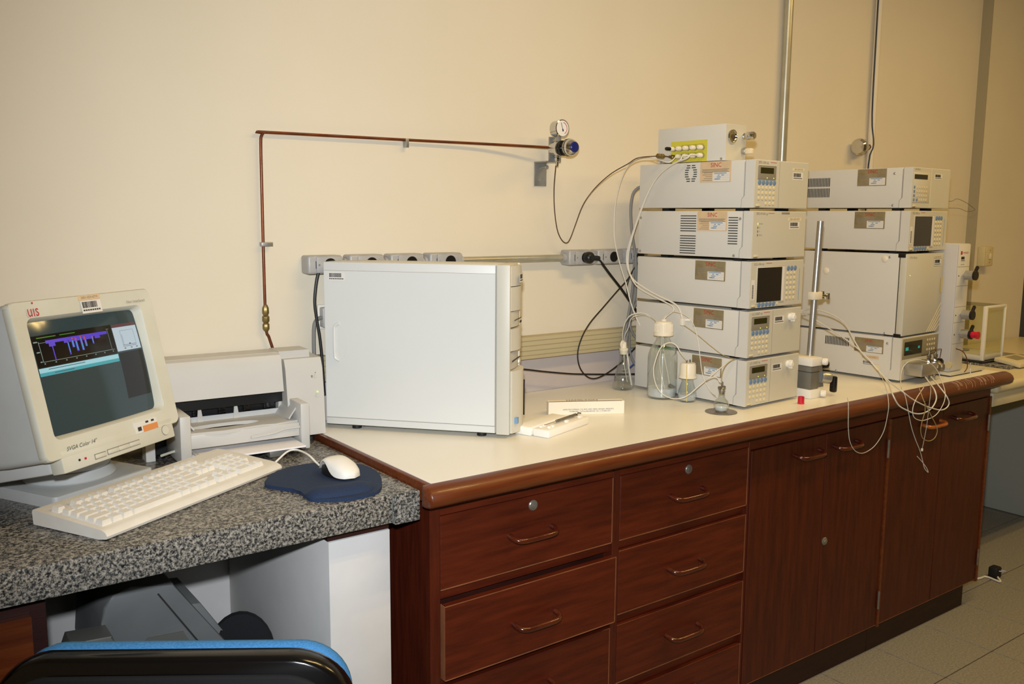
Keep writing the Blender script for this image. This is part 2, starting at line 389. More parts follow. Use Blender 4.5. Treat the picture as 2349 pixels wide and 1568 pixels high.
for ci, (x0, x1) in enumerate(((.959, 1.4485), (1.4735, 1.9515))):
    for ri, (z0, z1) in enumerate(((.652, .8155), (.460, .6255), (.278, .4325), (.102, .2475))):
        dy = -.017 if (ci == 0 and ri == 1) else 0
        if ci == 0 and ri == 1: z0, z1 = .455, .622
        b = B(); b.box((x0, x1), (FY+dy, FY+dy+.018), (z0, z1), .0012, 1); dr = loc_(b.build('drawer', 'wood_h', ct), off)
        e = B(); e.box((x0, x1), (FY+dy-.0006, FY+dy+.002), (z0-.0004, z0+.0022)); e.box((x1-.002, x1+.0004), (FY+dy-.0006, FY+dy+.002), (z0, z1))
        if dy: e.box((x0-.0006, x0+.003), (FY+dy+.001, FY+.001), (z0, z1)); e.box((x0, x1), (FY+dy-.0005, FY+dy+.001), (z1-.0015, z1+.0004))
        e.build('worn_edge', 'wood_edge', dr, 'pale bare wood worn along the drawer edge')
        xm = (x0+x1)/2; hz = z0+.075 if ri else .730
        bar_handle(dr, xm-.004, hz, FY+dy)
        if ri == 0: lockface(dr, xm, .794, FY)
def door_cab(x0, x1, split, label, hs, right_end=False, lock=None):
    t = thing('door_cabinet', label, 'cabinet', ((x0+x1)/2, -.31, 0)); o = Vector(((x0+x1)/2, -.31, 0))
    loc_(B().box((x0, x1), (-.60, -.01), (.10, .853)).build('carcass', 'wood_dark', t), o)
    loc_(B().box((x0, x1), (-.626, -.595), (.806, .853)).build('top_rail', 'wood_h', t), o)
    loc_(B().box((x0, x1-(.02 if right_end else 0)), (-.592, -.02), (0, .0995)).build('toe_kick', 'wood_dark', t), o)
    loc_(B().box((x1-.012, x1), (-.634, -.595), (.105, .806), .001, 1).build('stile', 'wood_nose', t), o)
    for (a, c), (hx, hm, dy) in zip(((x0+.004, split-.0015), (split+.0015, x1-.014)), hs):
        dr = loc_(B().box((a, c), (FY, FY+.02), (.112, .803), .0012, 1).build('door', 'wood_v', t), o)
        B().box((a, c), (FY-.0006, FY+.002), (.1116, .1135)).build('worn_edge', 'wood_edge', dr, 'pale bare wood worn along the door edge')
        bar_handle(dr, hx, .757, FY, .115, hm)
        if lock and hx > split: lockface(dr, lock, .468, FY); lock = None
    for z in (.20, .71): loc_(B().cyl((x1-.013, -.635, z-.03), (x1-.013, -.635, z+.03), .0035, seg=8).build('hinge', 'steel_dark', t), o)
    return t
door_cab(1.962, 2.654, 2.3095, 'dark wood two door cabinet with a small lock beside the drawer cabinet', ((2.218, 'handle', 0), (2.408, 'handle', 0)), lock=2.327)
door_cab(2.6555, 3.305, 2.976, 'dark wood two door cabinet with one bright orange handle at the bench end', ((2.900, 'handle_orange', 0), (3.100, 'handle', 0)), True)

# ================================================================== GRANITE DESK
gd = thing('granite_desk', 'speckled grey granite desk slab on a white masonry support', 'desk', (.3, -.3, 0)); go = Vector((.3, -.3, 0))
loc_(B().box((-1.0, .8435), (-.635, -.007), (.826, G), .003).build('granite_slab', 'granite', gd), go)
loc_(B().box((.8465, .905), (-.640, -.007), (.822, G), .003).build('granite_slab', 'granite', gd), go)
loc_(B().box((.8434, .8466), (-.632, -.007), (.83, G-.0008)).build('joint', 'grey_metal', gd), go)
loc_(B().box((.717, .853), (-.605, -.007), (0, .803), .002).build('masonry_support', 'wall_white', gd), go)
loc_(B().box((.717, .853), (-.60, -.007), (.8035, .8255)).build('wood_batten', 'wood_dark', gd), go)
lc = thing('side_cabinet', 'reddish wood drawer cabinet under the granite desk beside the blue chair', 'cabinet', (-.05, -.3, 0)); lo_ = Vector((-.05, -.3, 0))
loc_(B().box((-.35, .222), (-.575, -.007), (.05, .80), .001, 1).build('carcass', 'wood_dark', lc), lo_)
loc_(B().box((-.35, .222), (-.55, -.02), (0, .0495)).build('toe_kick', 'wood_dark', lc), lo_)
for z0, z1 in ((.58, .785), (.36, .57), (.08, .35)):
    dr = loc_(B().box((-.34, .198), (-.592, -.5755), (z0, z1), .001, 1).build('drawer', 'wood_nose', lc), lo_)
    bar_handle(dr, -.07, (z0+z1)/2, -.592)

# grey tilted machine and black rounded chair back stowed below the desk
gx = thing('stowed_machine', 'dark grey tilted machine casing stowed below the granite desk', 'machine', (.44, -.22, 0)); gxo = Vector((.44, -.22, 0))
def outline(pxs, y0): return [((P(a, c, y=y0)-gxo).x, (P(a, c, y=y0)-gxo).z) for a, c in pxs]
XZ = Matrix(((1, 0, 0, 0), (0, 0, -1, 0), (0, 1, 0, 0), (0, 0, 0, 1)))
B().prism(outline(((228, 1540), (233, 1430), (238, 1395), (258, 1365), (300, 1345), (398, 1340), (520, 1472), (500, 1545)), -.32), -.14, .10, XZ, .006).build('casing', 'grey_box', gx)
B().prism(outline(((442, 1397), (470, 1393), (524, 1458), (507, 1464), (512, 1480), (495, 1490)), -.32), -.10, .07, XZ, .004).build('rear_housing', 'grey_box', gx)
B().prism(outline(((330, 1472), (338, 1462), (420, 1446), (455, 1500), (350, 1510)), -.32), .1001, .102, XZ).build('side_panel', 'grey_metal', gx)
B().prism(outline(((360, 1362), (364, 1360), (500, 1520), (494, 1520)), -.32), .1001, .1012, XZ).build('seam', 'dark_print', gx)
B().prism(outline(((150, 1490), (158, 1466), (252, 1449), (262, 1470), (270, 1500)), -.36), .10, .16, XZ, .004).build('paper_tray', 'grey_metal', gx)
B().box((-.12, .13), (-.09, .12), (0, .52), .01, 2).build('stand', 'grey_box', gx)
br = thing('small_chair', 'black chair with rounded back beside the white masonry below the desk', 'chair', (.64, -.30, 0), -.35)
pts = [(.075*math.cos(a)*1.0, .10*math.sin(a)) for a in [PI*k/14 for k in range(15)]]
poly = [(.075, -.2)]+pts+[(-.075, -.2)]
mm = Matrix.Translation((0, 0, .46)) @ Matrix.Rotation(math.radians(80), 4, 'X')
B().prism(poly, -.012, .012, mm, .006).build('backrest', 'black_fabric', br)
B().box((-.03, .03), (-.005, .01), (.15, .40), .004).build('back_bar', 'black', br)
B().lathe([(.0, .22), (.06, .22), (.065, .235), (.065, .26), (.05, .27), (0, .272)], 24, Matrix.Translation((-.02, .07, 0))).build('seat', 'black_fabric', br)
B().lathe([(.062, 0), (.062, .012), (.025, .03), (.02, .22)], 20, Matrix.Translation((-.02, .07, 0))).build('pedestal', 'black', br)

# ================================================================== FOREGROUND CHAIR
cc_ = P(344, 1524, z=.80); CZ = -.60
ch = thing('office_chair', 'office chair with bright blue front padding and black plastic back shell', 'chair', (cc_.x+.02, cc_.y, 0), CZ)
def rr(w, h, r, n=8, top=True):
    p = []
    for cx, cy, a0 in ((w/2-r, h/2-r, 0), (-w/2+r, h/2-r, PI/2), (-w/2+r, -h/2+r, PI), (w/2-r, -h/2+r, 1.5*PI)):
        for k in range(n+1): a = a0+PI/2*k/n; p.append((cx+r*math.cos(a), cy+r*math.sin(a)))
    return p
def curved_pad(w, h, r, y0, y1, rnd, curve=.35):
    """rounded panel in x,z with a rounded rim, between depth y0 and y1, slightly wrapped"""
    rings = []; n = 6
    for k in range(n+1):
        t = k/n; a = PI*(t-.5); yy = (y0+y1)/2+(y1-y0)/2*math.sin(a); s = rnd*(1-math.cos(a))
        rings.append([Vector((x, yy+curve*x*x, z)) for x, z in rr(w-2*s, h-2*s, max(r-s, .01), 10)])
    return rings
def pad_obj(w, h, r, y0, y1, rnd, cz, nm, m, par, curve=.35):
    b = B(); b.loft(curved_pad(w, h, r, y0, y1, rnd, curve)); o = b.build(nm, m, par, ang=60); o.location = (0, 0, cz); o.rotation_euler = (math.radians(-6), 0, 0); return o
HB = .52
pad_obj(.515, HB, .085, .012, .072, .020, .80-HB/2-.004, 'front_cushion', 'blue_fabric', ch)
sh_ = pad_obj(.54, HB, .10, -.028, .022, .010, .80-HB/2, 'back_shell', 'black_gloss', ch)
pad_obj(.495, HB-.045, .085, -.036, -.024, .004, .80-HB/2-.004, 'back_panel', 'black_fabric', ch)
B().box((-.23, .23), (.06, .50), (.40, .47), .03, 3).build('seat', 'blue_fabric', ch)
B().box((-.03, .03), (-.03, .20), (.35, .39), .008).build('back_bracket', 'black', ch)
B().cyl((0, .27, .10), (0, .27, .40), .026).build('gas_column', 'black', ch)
for k in range(5):
    a = 2*PI*k/5+.3; c, s = math.cos(a), math.sin(a)
    lg = B().tube([(0, .27, .11), (.14*c, .27+.14*s, .095), (.27*c, .27+.27*s, .07)], .018, 8, 3).build('leg', 'black', ch)
    B().cyl((.27*c-.012*s, .27+.27*s+.012*c, .027), (.27*c+.012*s, .27+.27*s-.012*c, .027), .027).build('castor', 'rubber', lg)
# ================================================================== RIGHT-HAND COUNTER
rc = thing('side_counter', 'low cream counter with rounded edge and grey end panel past the bench end', 'counter', (4.0, -.3, 0)); ro = Vector((4.0, -.3, 0))
loc_(B().box((3.309, 4.78), (-.65, -.05), (.815, .852), .014, 4).build('counter_top', 'cream_counter', rc), ro)
loc_(B().box((3.309, 4.60), (-.635, -.615), (.765, .8145), .002).build('apron', 'cream_counter', rc), ro)
loc_(B().box((4.54, 4.57), (-.60, -.05), (.004, .8145)).build('end_panel', 'grey_panel', rc), ro)

# ================================================================== WALL FITTINGS
def outlet(x0, x1, label, plugged=True, z0=1.290, z1=1.337):
    t = thing('outlet_box', label, 'socket', ((x0+x1)/2, -.001, z0), 0, 'outlet boxes on the conduit run'); w2 = (x1-x0)/2; h = z1-z0
    B().box((-w2, w2), (-.046, 0), (0, h), .006, 3).build('box_body', 'alu_box', t)
    f = Face((0, -.046, 0), (1, 0, 0), (0, 0, 1))
    f.slab(B(), (-w2+.022, w2-.002), (.003, h-.003), (0, .003), .002).build('cover_plate', 'alu_box', t)
    b = B(); f.disc(b, -w2+.029, h/2, .0026, (.003, .0045), 10); b.build('screw', 'steel', t)
    b = B(); f.slab(b, (-w2+.0205, -w2+.0217), (h*.3, h*.7), (0, .001)); b.build('slot', 'vent_dark', t)
    b = B(); f.disc(b, .012, h/2, .0165, (.003, .0045), 20); s = b.build('socket', 'black', t)
    b = B()
    for dx in (-.006, .006): f.disc(b, .012+dx, h/2, .0022, (.0045, .005), 8)
    b.build('socket_hole', 'vent_dark', s)
    return t
outlet(.933, 1.028, 'grey metal outlet box above the white computer tower, first on the run')
outlet(1.049, 1.148, 'grey metal outlet box above the white computer tower, second on the run')
outlet(1.169, 1.270, 'grey metal outlet box above the white computer tower, third on the run')
outlet(1.291, 1.396, 'grey metal outlet box above the tower where the bare conduit begins')
outlet(1.790, 1.893, 'grey metal outlet box with a black plug in it')
o6 = outlet(1.908, 2.012, 'grey metal outlet box with an empty black socket beside the plugged one')
outlet(2.030, 2.125, 'grey metal outlet box half hidden behind the tall instrument stack')
def conduit(x0, x1, label, r=.0105):
    t = thing('conduit_pipe', label, 'pipe', ((x0+x1)/2, -.024, 1.3135), 0, 'conduit pieces between outlet boxes')
    L = (x1-x0)/2; B().cyl((-L, 0, 0), (L, 0, 0), r).build('pipe', 'galv_pipe', t)
    for s in (-1, 1): B().cyl((s*L, 0, 0), (s*(L-min(.012, L*.8)), 0, 0), r+.0035).build('coupling', 'alu_box', t)
    return t
conduit(1.0285, 1.0485, 'short conduit coupling between the first two outlet boxes')
conduit(1.1485, 1.1685, 'short conduit coupling between second and third outlet boxes')
conduit(1.2705, 1.2905, 'short conduit coupling between third and fourth outlet boxes')
conduit(1.3965, 1.7895, 'long bare galvanized conduit pipe on the wall behind the worktop')
conduit(1.8935, 1.9075, 'short conduit coupling beside the black plug')
conduit(2.0125, 2.0295, 'short conduit coupling beside the tall instrument stack')
# lower grey outlet behind the tower
t = thing('wall_outlet', 'grey wall outlet low behind the computer tower with grey flex', 'socket', (1.008, -.001, 1.15))
B().box((-.03, .03), (-.028, 0), (0, .052), .004).build('box_body', 'alu_box', t)
B().box((-.034, .034), (-.008, 0), (-.006, .058), .002).build('back_plate', 'white_plastic', t)
B().tube([(-.025, -.02, .025), (-.04, -.022, .024), (-.052, -.024, .010), (-.055, -.024, -.03), (-.055, -.026, -.09), (-.05, -.028, -.20)], .0052, 8).build('flexible_cord', 'cable_grey', t)
# black plug in the fifth box
pp = P(1345, 590, y=-.05)
t = thing('power_plug', 'round black plug and thick cord in the outlet box', 'plug', (pp.x, -.0525, 1.3135))
B().turn((0, 0, 0), (0, -1, 0), [(.017, 0), (.0185, .004), (.0185, .016), (.013, .024), (.009, .026), (0, .026)], 20).build('plug_head', 'black', t)
B().tube([(.004, -.018, 0), (.02, -.022, -.001), (.03, -.022, -.002)], .0075, 10, 3).build('strain_relief', 'rubber', t)
q = [Vector(P(*a, y=-.045)) for a in ((1366, 592), (1376, 598), (1400, 630), (1425, 662), (1443, 688), (1458, 710), (1470, 730))]
B().tube([p-Vector((pp.x, -.0525, 1.3135)) for p in q], .0042, 8).build('cord', 'cable_black', t)

# copper gas line
cz1 = 1.640
t = thing('copper_gas_line', 'thin copper gas pipe bent along the wall to the regulator', 'pipe', (.836, -.012, 1.10))
def cl(p): return Vector(p)-Vector((.836, -.012, 1.10))
pts = [cl((.862, -.014, 1.04)), cl((.848, -.014, 1.10)), cl((.838, -.013, 1.135)), cl((.832, -.012, 1.16)), cl((.831, -.012, 1.30)), cl((.832, -.012, 1.5)), cl((.833, -.012, 1.61)), cl((.836, -.012, 1.630)), cl((.842, -.012, 1.6365)), cl((.855, -.012, 1.638)), cl((1.25, -.014, 1.641)), cl((1.5, -.022, 1.643)), cl((1.68, -.05, 1.642)), cl((1.713, -.068, 1.640))]
B().tube(pts, .0038, 10, 5).build('pipe', 'copper', t, ang=60)
for p, h in ((P(605, 560, y=-.012), False), (P(933, 324, y=-.014), True)):
    b = B(); v = cl(p)
    if h: b.box((v.x-.005, v.x+.005), (-.006, .0105), (v.z-.016, v.z+.008), .001); b.build('pipe_clip', 'galv', t)
    else: b.box((v.x-.007, v.x+.022), (-.006, .0105), (v.z-.005, v.z+.005), .001); b.build('pipe_clip', 'galv', t)
b = B(); b.turn(cl((.832, -.012, 1.150)), (0, 0, 1), [(.005, 0), (.009, .006), (.009, .017), (.006, .021), (.0095, .026), (.0095, .036), (.006, .04), (.009, .046), (.0085, .058), (.005, .066)], 8); b.build('compression_fitting', 'brass', t)

# pressure regulator on its bracket
rx, rz_ = 1.715, 1.638
t = thing('gas_regulator', 'chrome gas regulator with pressure gauge and blue capped knob on bracket', 'regulator', (rx, -.001, 1.53)); ro2 = Vector((rx, -.001, 1.53))
def R(p): return Vector(p)-ro2
b = B(); b.box((1.684-rx, 1.729-rx), (-.004, 0), (0, .071), .0008); b.box((1.684-rx, 1.741-rx), (-.056, 0), (.069, .072)); b.box((1.695-rx, 1.741-rx), (-.058, -.054), (.072, .142), .0008); b.build('bracket', 'galv', t)
b = B(); b.cyl(R((1.709, -.004, 1.585)), R((1.709, -.03, 1.586)), .0025, seg=8); b.turn(R((1.709, -.03, 1.586)), (0, -1, 0), [(.006, 0), (.005, .004), (0, .005)], 12); b.build('screw', 'steel', t); b = B(); b.turn(R((1.70, -.0045, 1.548)), (0, -1, 0), [(.005, 0), (.004, .003), (0, .0035)], 10); b.build('screw', 'steel', t)
c0 = (rx, -.056, rz_)
b = B(); b.turn(R(c0), (0, -1, 0), [(.022, 0), (.0225, .004), (.0225, .03), (.020, .034)], 28); b.build('regulator_body', 'chrome', t)
b = B(); b.turn(R((rx, -.089, rz_)), (0, -1, 0), [(.0215, 0), (.0225, .003), (.0225, .008), (.0205, .010), (.0225, .012), (.0225, .016), (.016, .018)], 28); b.build('seal_ring', 'black_gloss', t)
kb = B().turn(R((rx, -.106, rz_)), (0, -1, 0), [(.015, 0), (.017, .004), (.017, .012), (.0235, .014), (.0245, .019), (.0245, .03), (.021, .038), (.015, .044)], 32).build('knob', 'chrome', t)
b = B(); b.turn(R((rx, -.120, rz_)), (0, -1, 0), [(.0246, 0), (.0252, .001), (.0252, .003), (.0246, .004)], 32); b.turn(R((rx, -.128, rz_)), (0, -1, 0), [(.0246, 0), (.0252, .001), (.0252, .003), (.0246, .004)], 32); b.build('grip_ring', 'black', kb)
B().turn(R((rx, -.1495, rz_)), (0, -1, 0), [(.0155, 0), (.0155, .003), (.013, .0055), (0, .006)], 24).build('knob_cap', 'navy_cap', kb)
gz = 1.695
b = B(); b.cyl(R((rx, -.078, rz_+.02)), R((rx, -.078, gz-.015)), .0065, seg=8); b.build('gauge_stem', 'steel', t)
ga = B().turn(R((rx, -.062, gz)), (0, -1, 0), [(.021, 0), (.0235, .002), (.0235, .026), (.0255, .027), (.0255, .033), (.023, .034), (.0225, .0325)], 32).build('gauge', 'chrome', t)
B().turn(R((rx, -.0945, gz)), (0, -1, 0), [(.0224, 0), (.0224, .0004), (0, .0005)], 28).build('gauge_dial', 'gauge_face', ga)
gf = Face(R((rx, -.0951, gz)), (1, 0, 0), (0, 0, 1)); b = B()
for k in range(14):
    a = math.radians(-60+10*k); a2 = a+math.radians(9)
    q = [gf.pt(rr_*math.cos(aa), rr_*math.sin(aa), .0002) for rr_, aa in ((.016, a), (.018, a), (.018, a2), (.016, a2))]; b.add(q, [(0, 1, 2, 3)])
b.build('red_scale', 'red_print', ga)
b = B(); m_ = gf.m @ Matrix.Rotation(math.radians(18), 4, 'Z'); b.box((-.0006, .0006), (-.009, .017), (.0003, .0008), 0, 1, m_); b.box((-.002, .002), (-.009, -.002), (.0003, .0009), 0, 1, m_); b.build('needle', 'dark_print', ga)
b = B(); b.turn(R((rx+.002, -.07, rz_-.018)), (0, 0, -1), [(.0095, 0), (.0095, .006), (.0075, .008), (.009, .010), (.009, .018), (.005, .021), (.0035, .034)], 8); b.build('outlet_nut', 'chrome', t)

# thin steel capillary from the regulator to the valve box is added with the tubing
# two tall wall pipes and the chrome tap
t = thing('wall_pipe', 'tall galvanized conduit pipe rising behind the five module stack', 'pipe', (2.835, -.022, 1.02))
B().cyl((0, 0, 0), (0, 0, 1.77), .0165, seg=18).build('pipe', 'galv_pipe', t)
for z in (.35, 1.5): B().box((-.03, .03), (-.019, .0215), (z-.008, z+.008), .001).build('clamp', 'galv', t)
t = thing('wall_pipe', 'painted thin pipe rising beside the chrome wall tap', 'pipe', (3.415, -.018, 1.02))
B().cyl((0, 0, 0), (0, 0, 1.77), .014, seg=16).build('pipe', 'wall', t)
B().tube([(-.016, -.004, 0), (-.016, -.004, .3), (-.015, -.004, .64), (-.004, -.014, .72), (-.014, -.006, .84), (-.016, -.004, 1.2), (-.016, -.004, 1.77)], .003, 6, 4).build('cable', 'cable_black', t)
t = thing('wall_tap', 'chrome flared gas tap with brass nut on the wall by the pipe', 'tap', (3.30, -.001, 1.722))
q0 = inframe((3.30, -.001, 1.722), 0, P(1990, 337, y=-.03)); q1 = inframe((3.30, -.001, 1.722), 0, P(1952, 337, y=-.05))
dv = (q1-q0).normalized()
B().turn(q0+dv*.004, dv, [(.011, 0), (.016, .008), (.019, .035), (.020, .05), (.024, .055), (.031, .058), (.034, .066), (.033, .076), (.026, .084), (0, .086)], 28).build('tap_body', 'chrome', t)
B().turn(q0-dv*.012, dv, [(.009, 0), (.012, .002), (.012, .012), (.009, .016)], 6).build('nut', 'copper', t)
B().cyl(q0+dv*.02, (q0+dv*.02).xy.to_3d()*1+Vector((0, 0, q0.z))-Vector((0, (q0+dv*.02).y, 0)), .009, seg=12).build('wall_stub', 'steel', t)
# light switch on the pilaster
t = thing('light_switch', 'yellowed surface mounted light switch beside the wall corner', 'switch', (4.335, -.048, 1.222))
B().box((-.035, .035), (-.035, 0), (0, .092), .003).build('switch_box', 'yellow_switch', t)
B().box((-.033, .033), (-.040, -.0352), (.002, .090), .002).build('cover_plate', 'yellow_switch', t)
B().box((-.008, .010), (-.046, -.0402), (.034, .060), .0015).build('rocker', 'cream_label', t)
b = B(); f = Face((0, -.040, 0), (1, 0, 0), (0, 0, 1)); f.disc(b, 0, .075, .002, (0, .001), 8); f.disc(b, 0, .018, .002, (0, .001), 8); b.build('screw', 'dark_print', t)

# ================================================================== COMPUTER TOWER
A = P(1168, 995, z=T+.012); A.z = T; _bl = P(749, 970, z=T+.012); PR = math.atan2(-(_bl.x-A.x), _bl.y-A.y); PW, PD, PH = .126, (_bl.xy-A.xy).length, .424
ex = Vector((math.cos(PR), math.sin(PR), 0)); ey = Vector((-math.sin(PR), math.cos(PR), 0))
pc0 = A+ex*PW/2+ey*PD/2
t = thing('computer_tower', 'large white computer tower standing sideways on the cream worktop', 'computer', pc0, PR)
b = B(); b.box((-PW/2, PW/2), (-PD/2+.0345, PD/2), (.011, PH-.0005), .003); b.build('case', 'pc_side', t)
lf = Face((-PW/2, 0, 0), (0, -1, 0), (0, 0, 1))
b = B(); lf.slab(b, (-PD/2+.002, PD/2-.0365), (.030, PH-.022), (.0, .0012), .0008, 1); sp = b.build('side_panel', 'pc_side', t)
b = B(); lf.slab(b, (PD/2-.0362, PD/2-.0352), (.013, PH-.002), (0, .0006)); lf.slab(b, (-PD/2+.002, PD/2-.0355), (PH-.0222, PH-.0214), (0, .0006)); lf.slab(b, (-PD/2+.002, PD/2-.0355), (.0284, .0294), (0, .0006)); b.build('panel_seam', 'seam', t)
# recessed grip
hx, hz0, hz1 = -PD/2+.028, .172, .274
poly = [(hx+.034*math.cos(a)*1.0, (hz0+hz1)/2+(hz1-hz0)/2*math.sin(a)) for a in [-PI/2+PI*k/16 for k in range(17)]]
b = B(); b.prism(poly, .0012, .0018, lf.m); b.build('grip_recess', 'pc_side', sp)
b = B(); b.tube([lf.pt(hx+.012, hz0+.004, .0022), lf.pt(hx+.003, hz0+.009, .003), lf.pt(hx, hz0+.02, .0034), lf.pt(hx, hz1-.02, .0034), lf.pt(hx+.003, hz1-.009, .003), lf.pt(hx+.012, hz1-.004, .0022)], .004, 8, 4); b.build('grip_lip', 'pc_side', sp)
# front bezel
fb = B(); fb.box((-PW/2, -PW/2+.012), (-PD/2, -PD/2+.034), (.008, PH), .003); fb.box((PW/2-.012, PW/2), (-PD/2, -PD/2+.034), (.008, PH), .003)
fb.box((-PW/2+.01, PW/2-.01), (-PD/2+.006, -PD/2+.034), (.008, PH), .002); fb.build('front_bezel', 'pc_front', t)
ff = Face((0, -PD/2+.006, 0), (1, 0, 0), (0, 0, 1))
def bowed(z0, z1, nm, m, bow=.018, x0=-PW/2+.013, x1=PW/2-.013, base=.0):
    n = 10; poly = [(x0, 0)]+[(x0+(x1-x0)*k/n, base+bow*math.sin(PI*(.12+.76*k/n))) for k in range(n+1)]+[(x1, 0)]
    mm = Matrix(((1, 0, 0, 0), (0, -1, 0, -PD/2+.006), (0, 0, 1, 0), (0, 0, 0, 1)))
    return B().prism(poly, z0, z1, mm).build(nm, m, t, ang=30)
bowed(.372, PH-.004, 'drive_cover', 'pc_front'); bowed(.312, .370, 'drive_cover', 'pc_front')
od = bowed(.272, .310, 'optical_drive', 'pc_front', .012)
f2 = Face((0, -PD/2-.006, 0), (1, 0, 0), (0, 0, 1))
b = B(); f2.slab(b, (-.04, .04), (.288, .2895), (0, .001)); f2.slab(b, (.02, .036), (.277, .282), (0, .002)); b.build('tray_slot', 'dark_print', od)
bowed(.214, .268, 'drive_cover', 'pc_front')
fd = bowed(.168, .210, 'floppy_drive', 'printer', .008)
f3 = Face((0, -PD/2-.002, 0), (1, 0, 0), (0, 0, 1))
b = B(); f3.slab(b, (-.045, .045), (.187, .190), (0, .001)); b.build('disk_slot', 'dark_print', fd); b = B(); f3.slab(b, (.02, .038), (.175, .183), (0, .004), .001); b.build('eject_button', 'white_plastic', fd)
lo = bowed(.010, .165, 'lower_cover', 'pc_front', .026)
b = B(); b.box((.012, .015), (-PD/2-.022, -PD/2-.0155), (.045, .135)); b.build('air_slot', 'vent_dark', lo)
b = B(); b.box((-.042, -.030), (-PD/2-.0165, -PD/2-.005), (.034, .048)); b.build('processor_sticker', 'blue_ink', lo)
for sx in (-1, 1):
    for sy in (-1, 1): B().cyl((sx*.042, sy*.165, 0), (sx*.042, sy*.165, .0115), .012).build('foot', 'foot_black', t)
barcode(Face((-PW/2-.0012, 0, 0), (0, -1, 0), (0, 0, 1)), -PD/2+.014, -PD/2+.058, .377, .398, t)
barcode(Face((0, -PD/2-.0165, 0), (1, 0, 0), (0, 0, 1)), -.03, .003, .38, .402, t)
t = thing('mains_cable', 'black power cord hanging from outlet box behind the computer tower', 'cord', (.97, -.04, 1.29)); q = [(737, 612), (729, 630), (724, 660), (722, 695), (727, 735), (733, 770), (738, 815), (741, 860), (744, 905)]
B().tube([P(a, c, y=-.045)-Vector((.97, -.04, 1.29)) for a, c in q], .0042, 8).build('cord', 'cable_black', t)

# ================================================================== PRINTER
PX = Vector((.722, -.118, G)); PZ = -.05
t = thing('inkjet_printer', 'cream inkjet printer with open paper trays beside the white computer tower', 'printer', PX, PZ)
w2 = .215
# main body: profile in (y,z) extruded along x
def yz(poly, x0, x1, nm, m, par, bev=0):
    mm = Matrix(((0, 0, 1, 0), (1, 0, 0, 0), (0, 1, 0, 0), (0, 0, 0, 1)))
    return B().prism(poly, x0, x1, mm, bev).build(nm, m, par)
yz([(.03, .132), (.028, .215), (.036, .222), (.098, .222), (.098, .12)], -w2, .112, 'rear_body', 'printer', t)
yz([(-.006, .131), (.0, .170), (.006, .205), (.014, .218), (.03, .222), (.03, .131)], -w2, .105, 'top_cover', 'printer', t)
yz([(.03, .132), (.028, .2235), (.098, .2235), (.098, 0.0), (.06, 0.)], .106, .184, 'rear_body', 'printer', t)
rp = yz([(-.012, .0160), (-.008, .10), (.002, .18), (.012, .205), (.098, .207), (.098, .0160)], .113, .207, 'control_panel', 'printer', t)
yz([(.0, .0), (.0, .13), (.04, .13), (.04, 0)], -w2, -w2+.02, 'side_panel', 'printer', t)
B().box((-w2+.02, .113), (.06, .098), (0, .131)).build('inner_cavity', 'black', t)
B().box((-w2+.02, .113), (.03, .06), (.10, .131)).build('carriage_rail', 'black', t)
for x in (-.15, -.09, -.03, .03, .08): B().box((x-.008, x+.008), (.045, .0605), (.075, .112), .001).build('paper_guide', 'black_gloss', t)
b = B()
for y_, x_, z_ in ((-.0105, .188, .158), (-.0135, .190, .095)): pass
fr = Face((0, -.0005, 0), (1, 0, 0), (0, -.0, 1)); fr2 = Face((0, -.0062, 0), (1, 0, 0), (0, 0, 1))
b = B(); fr.disc(b, .188, .160, .0045, (-.002, .0022), 16); b.build('resume_button', 'printer', rp)
b = B(); fr2.disc(b, .190, .112, .0065, (-.002, .0016), 18); fr2.disc(b, .190, .112, .004, (.0016, .003), 16); b.build('power_button', 'printer', rp)
b = B(); fr2.disc(b, .190, .1215, .002, (-.004, .001), 10); b.build('power_light', 'led_green', rp)
b = B(); fr.slab(b, (.1765, .1805), (.157, .163), (-.003, .0007)); fr.disc(b, .188, .169, .0012, (-.003, .001), 8); b.build('button_symbol', 'grey_print', rp)
# trays
ya = -.082
for nm, x0, x1 in (('tray_arm', -.158, -.134), ('tray_arm', .118, .140)):
    B().box((x0, x1), (ya, .06), (.002, .112), .003).build(nm, 'printer', t)
ot = B(); n = 12
poly = [(-.133, .055), (.117, .055), (.117, -.068)]+[(.117-.25*k/n, -.074-.006*math.cos(PI*2*k/n)) for k in range(n+1)]+[(-.133, -.068)]
# output tray with an oval finger opening
def tray(z0, z1, hole):
    b = bmesh.new(); ov = [b.verts.new((x, y, z1)) for x, y in poly]; hv = [b.verts.new((x, y, z1)) for x, y in hole]
    e = [b.edges.new((ov[i], ov[(i+1) % len(ov)])) for i in range(len(ov))]+[b.edges.new((hv[i], hv[(i+1) % len(hv)])) for i in range(len(hv))]
    r = bmesh.ops.triangle_fill(b, use_beauty=True, use_dissolve=False, edges=e); fs = [g for g in r['geom'] if isinstance(g, bmesh.types.BMFace)]
    x = bmesh.ops.extrude_face_region(b, geom=fs); bmesh.ops.translate(b, verts=[v for v in x['geom'] if isinstance(v, bmesh.types.BMVert)], vec=(0, 0, z0-z1))
    return MB().bm(b)
poly = [(-.133, .055), (.117, .055), (.117, -.062), (.09, -.066), (.06, -.073), (.03, -.066), (.0, -.070), (-.06, -.078), (-.11, -.072), (-.133, -.070)]
hole = [(-.045+.082*math.cos(a), -.022+.022*math.sin(a)) for a in [2*PI*k/20 for k in range(20)]]
tray(.062, .070, hole).build('output_tray', 'printer', t)
B().box((-.133, .117), (-.073, -.069), (.034, .066), .0015).build('tray_lip', 'printer', t)
B().tube([(.117, -.076, .056), (.08, -.076, .055), (.055, -.078, .050), (.03, -.076, .047), (-.0, -.076, .045)], .003, 6).build('tray_lip', 'printer', t)
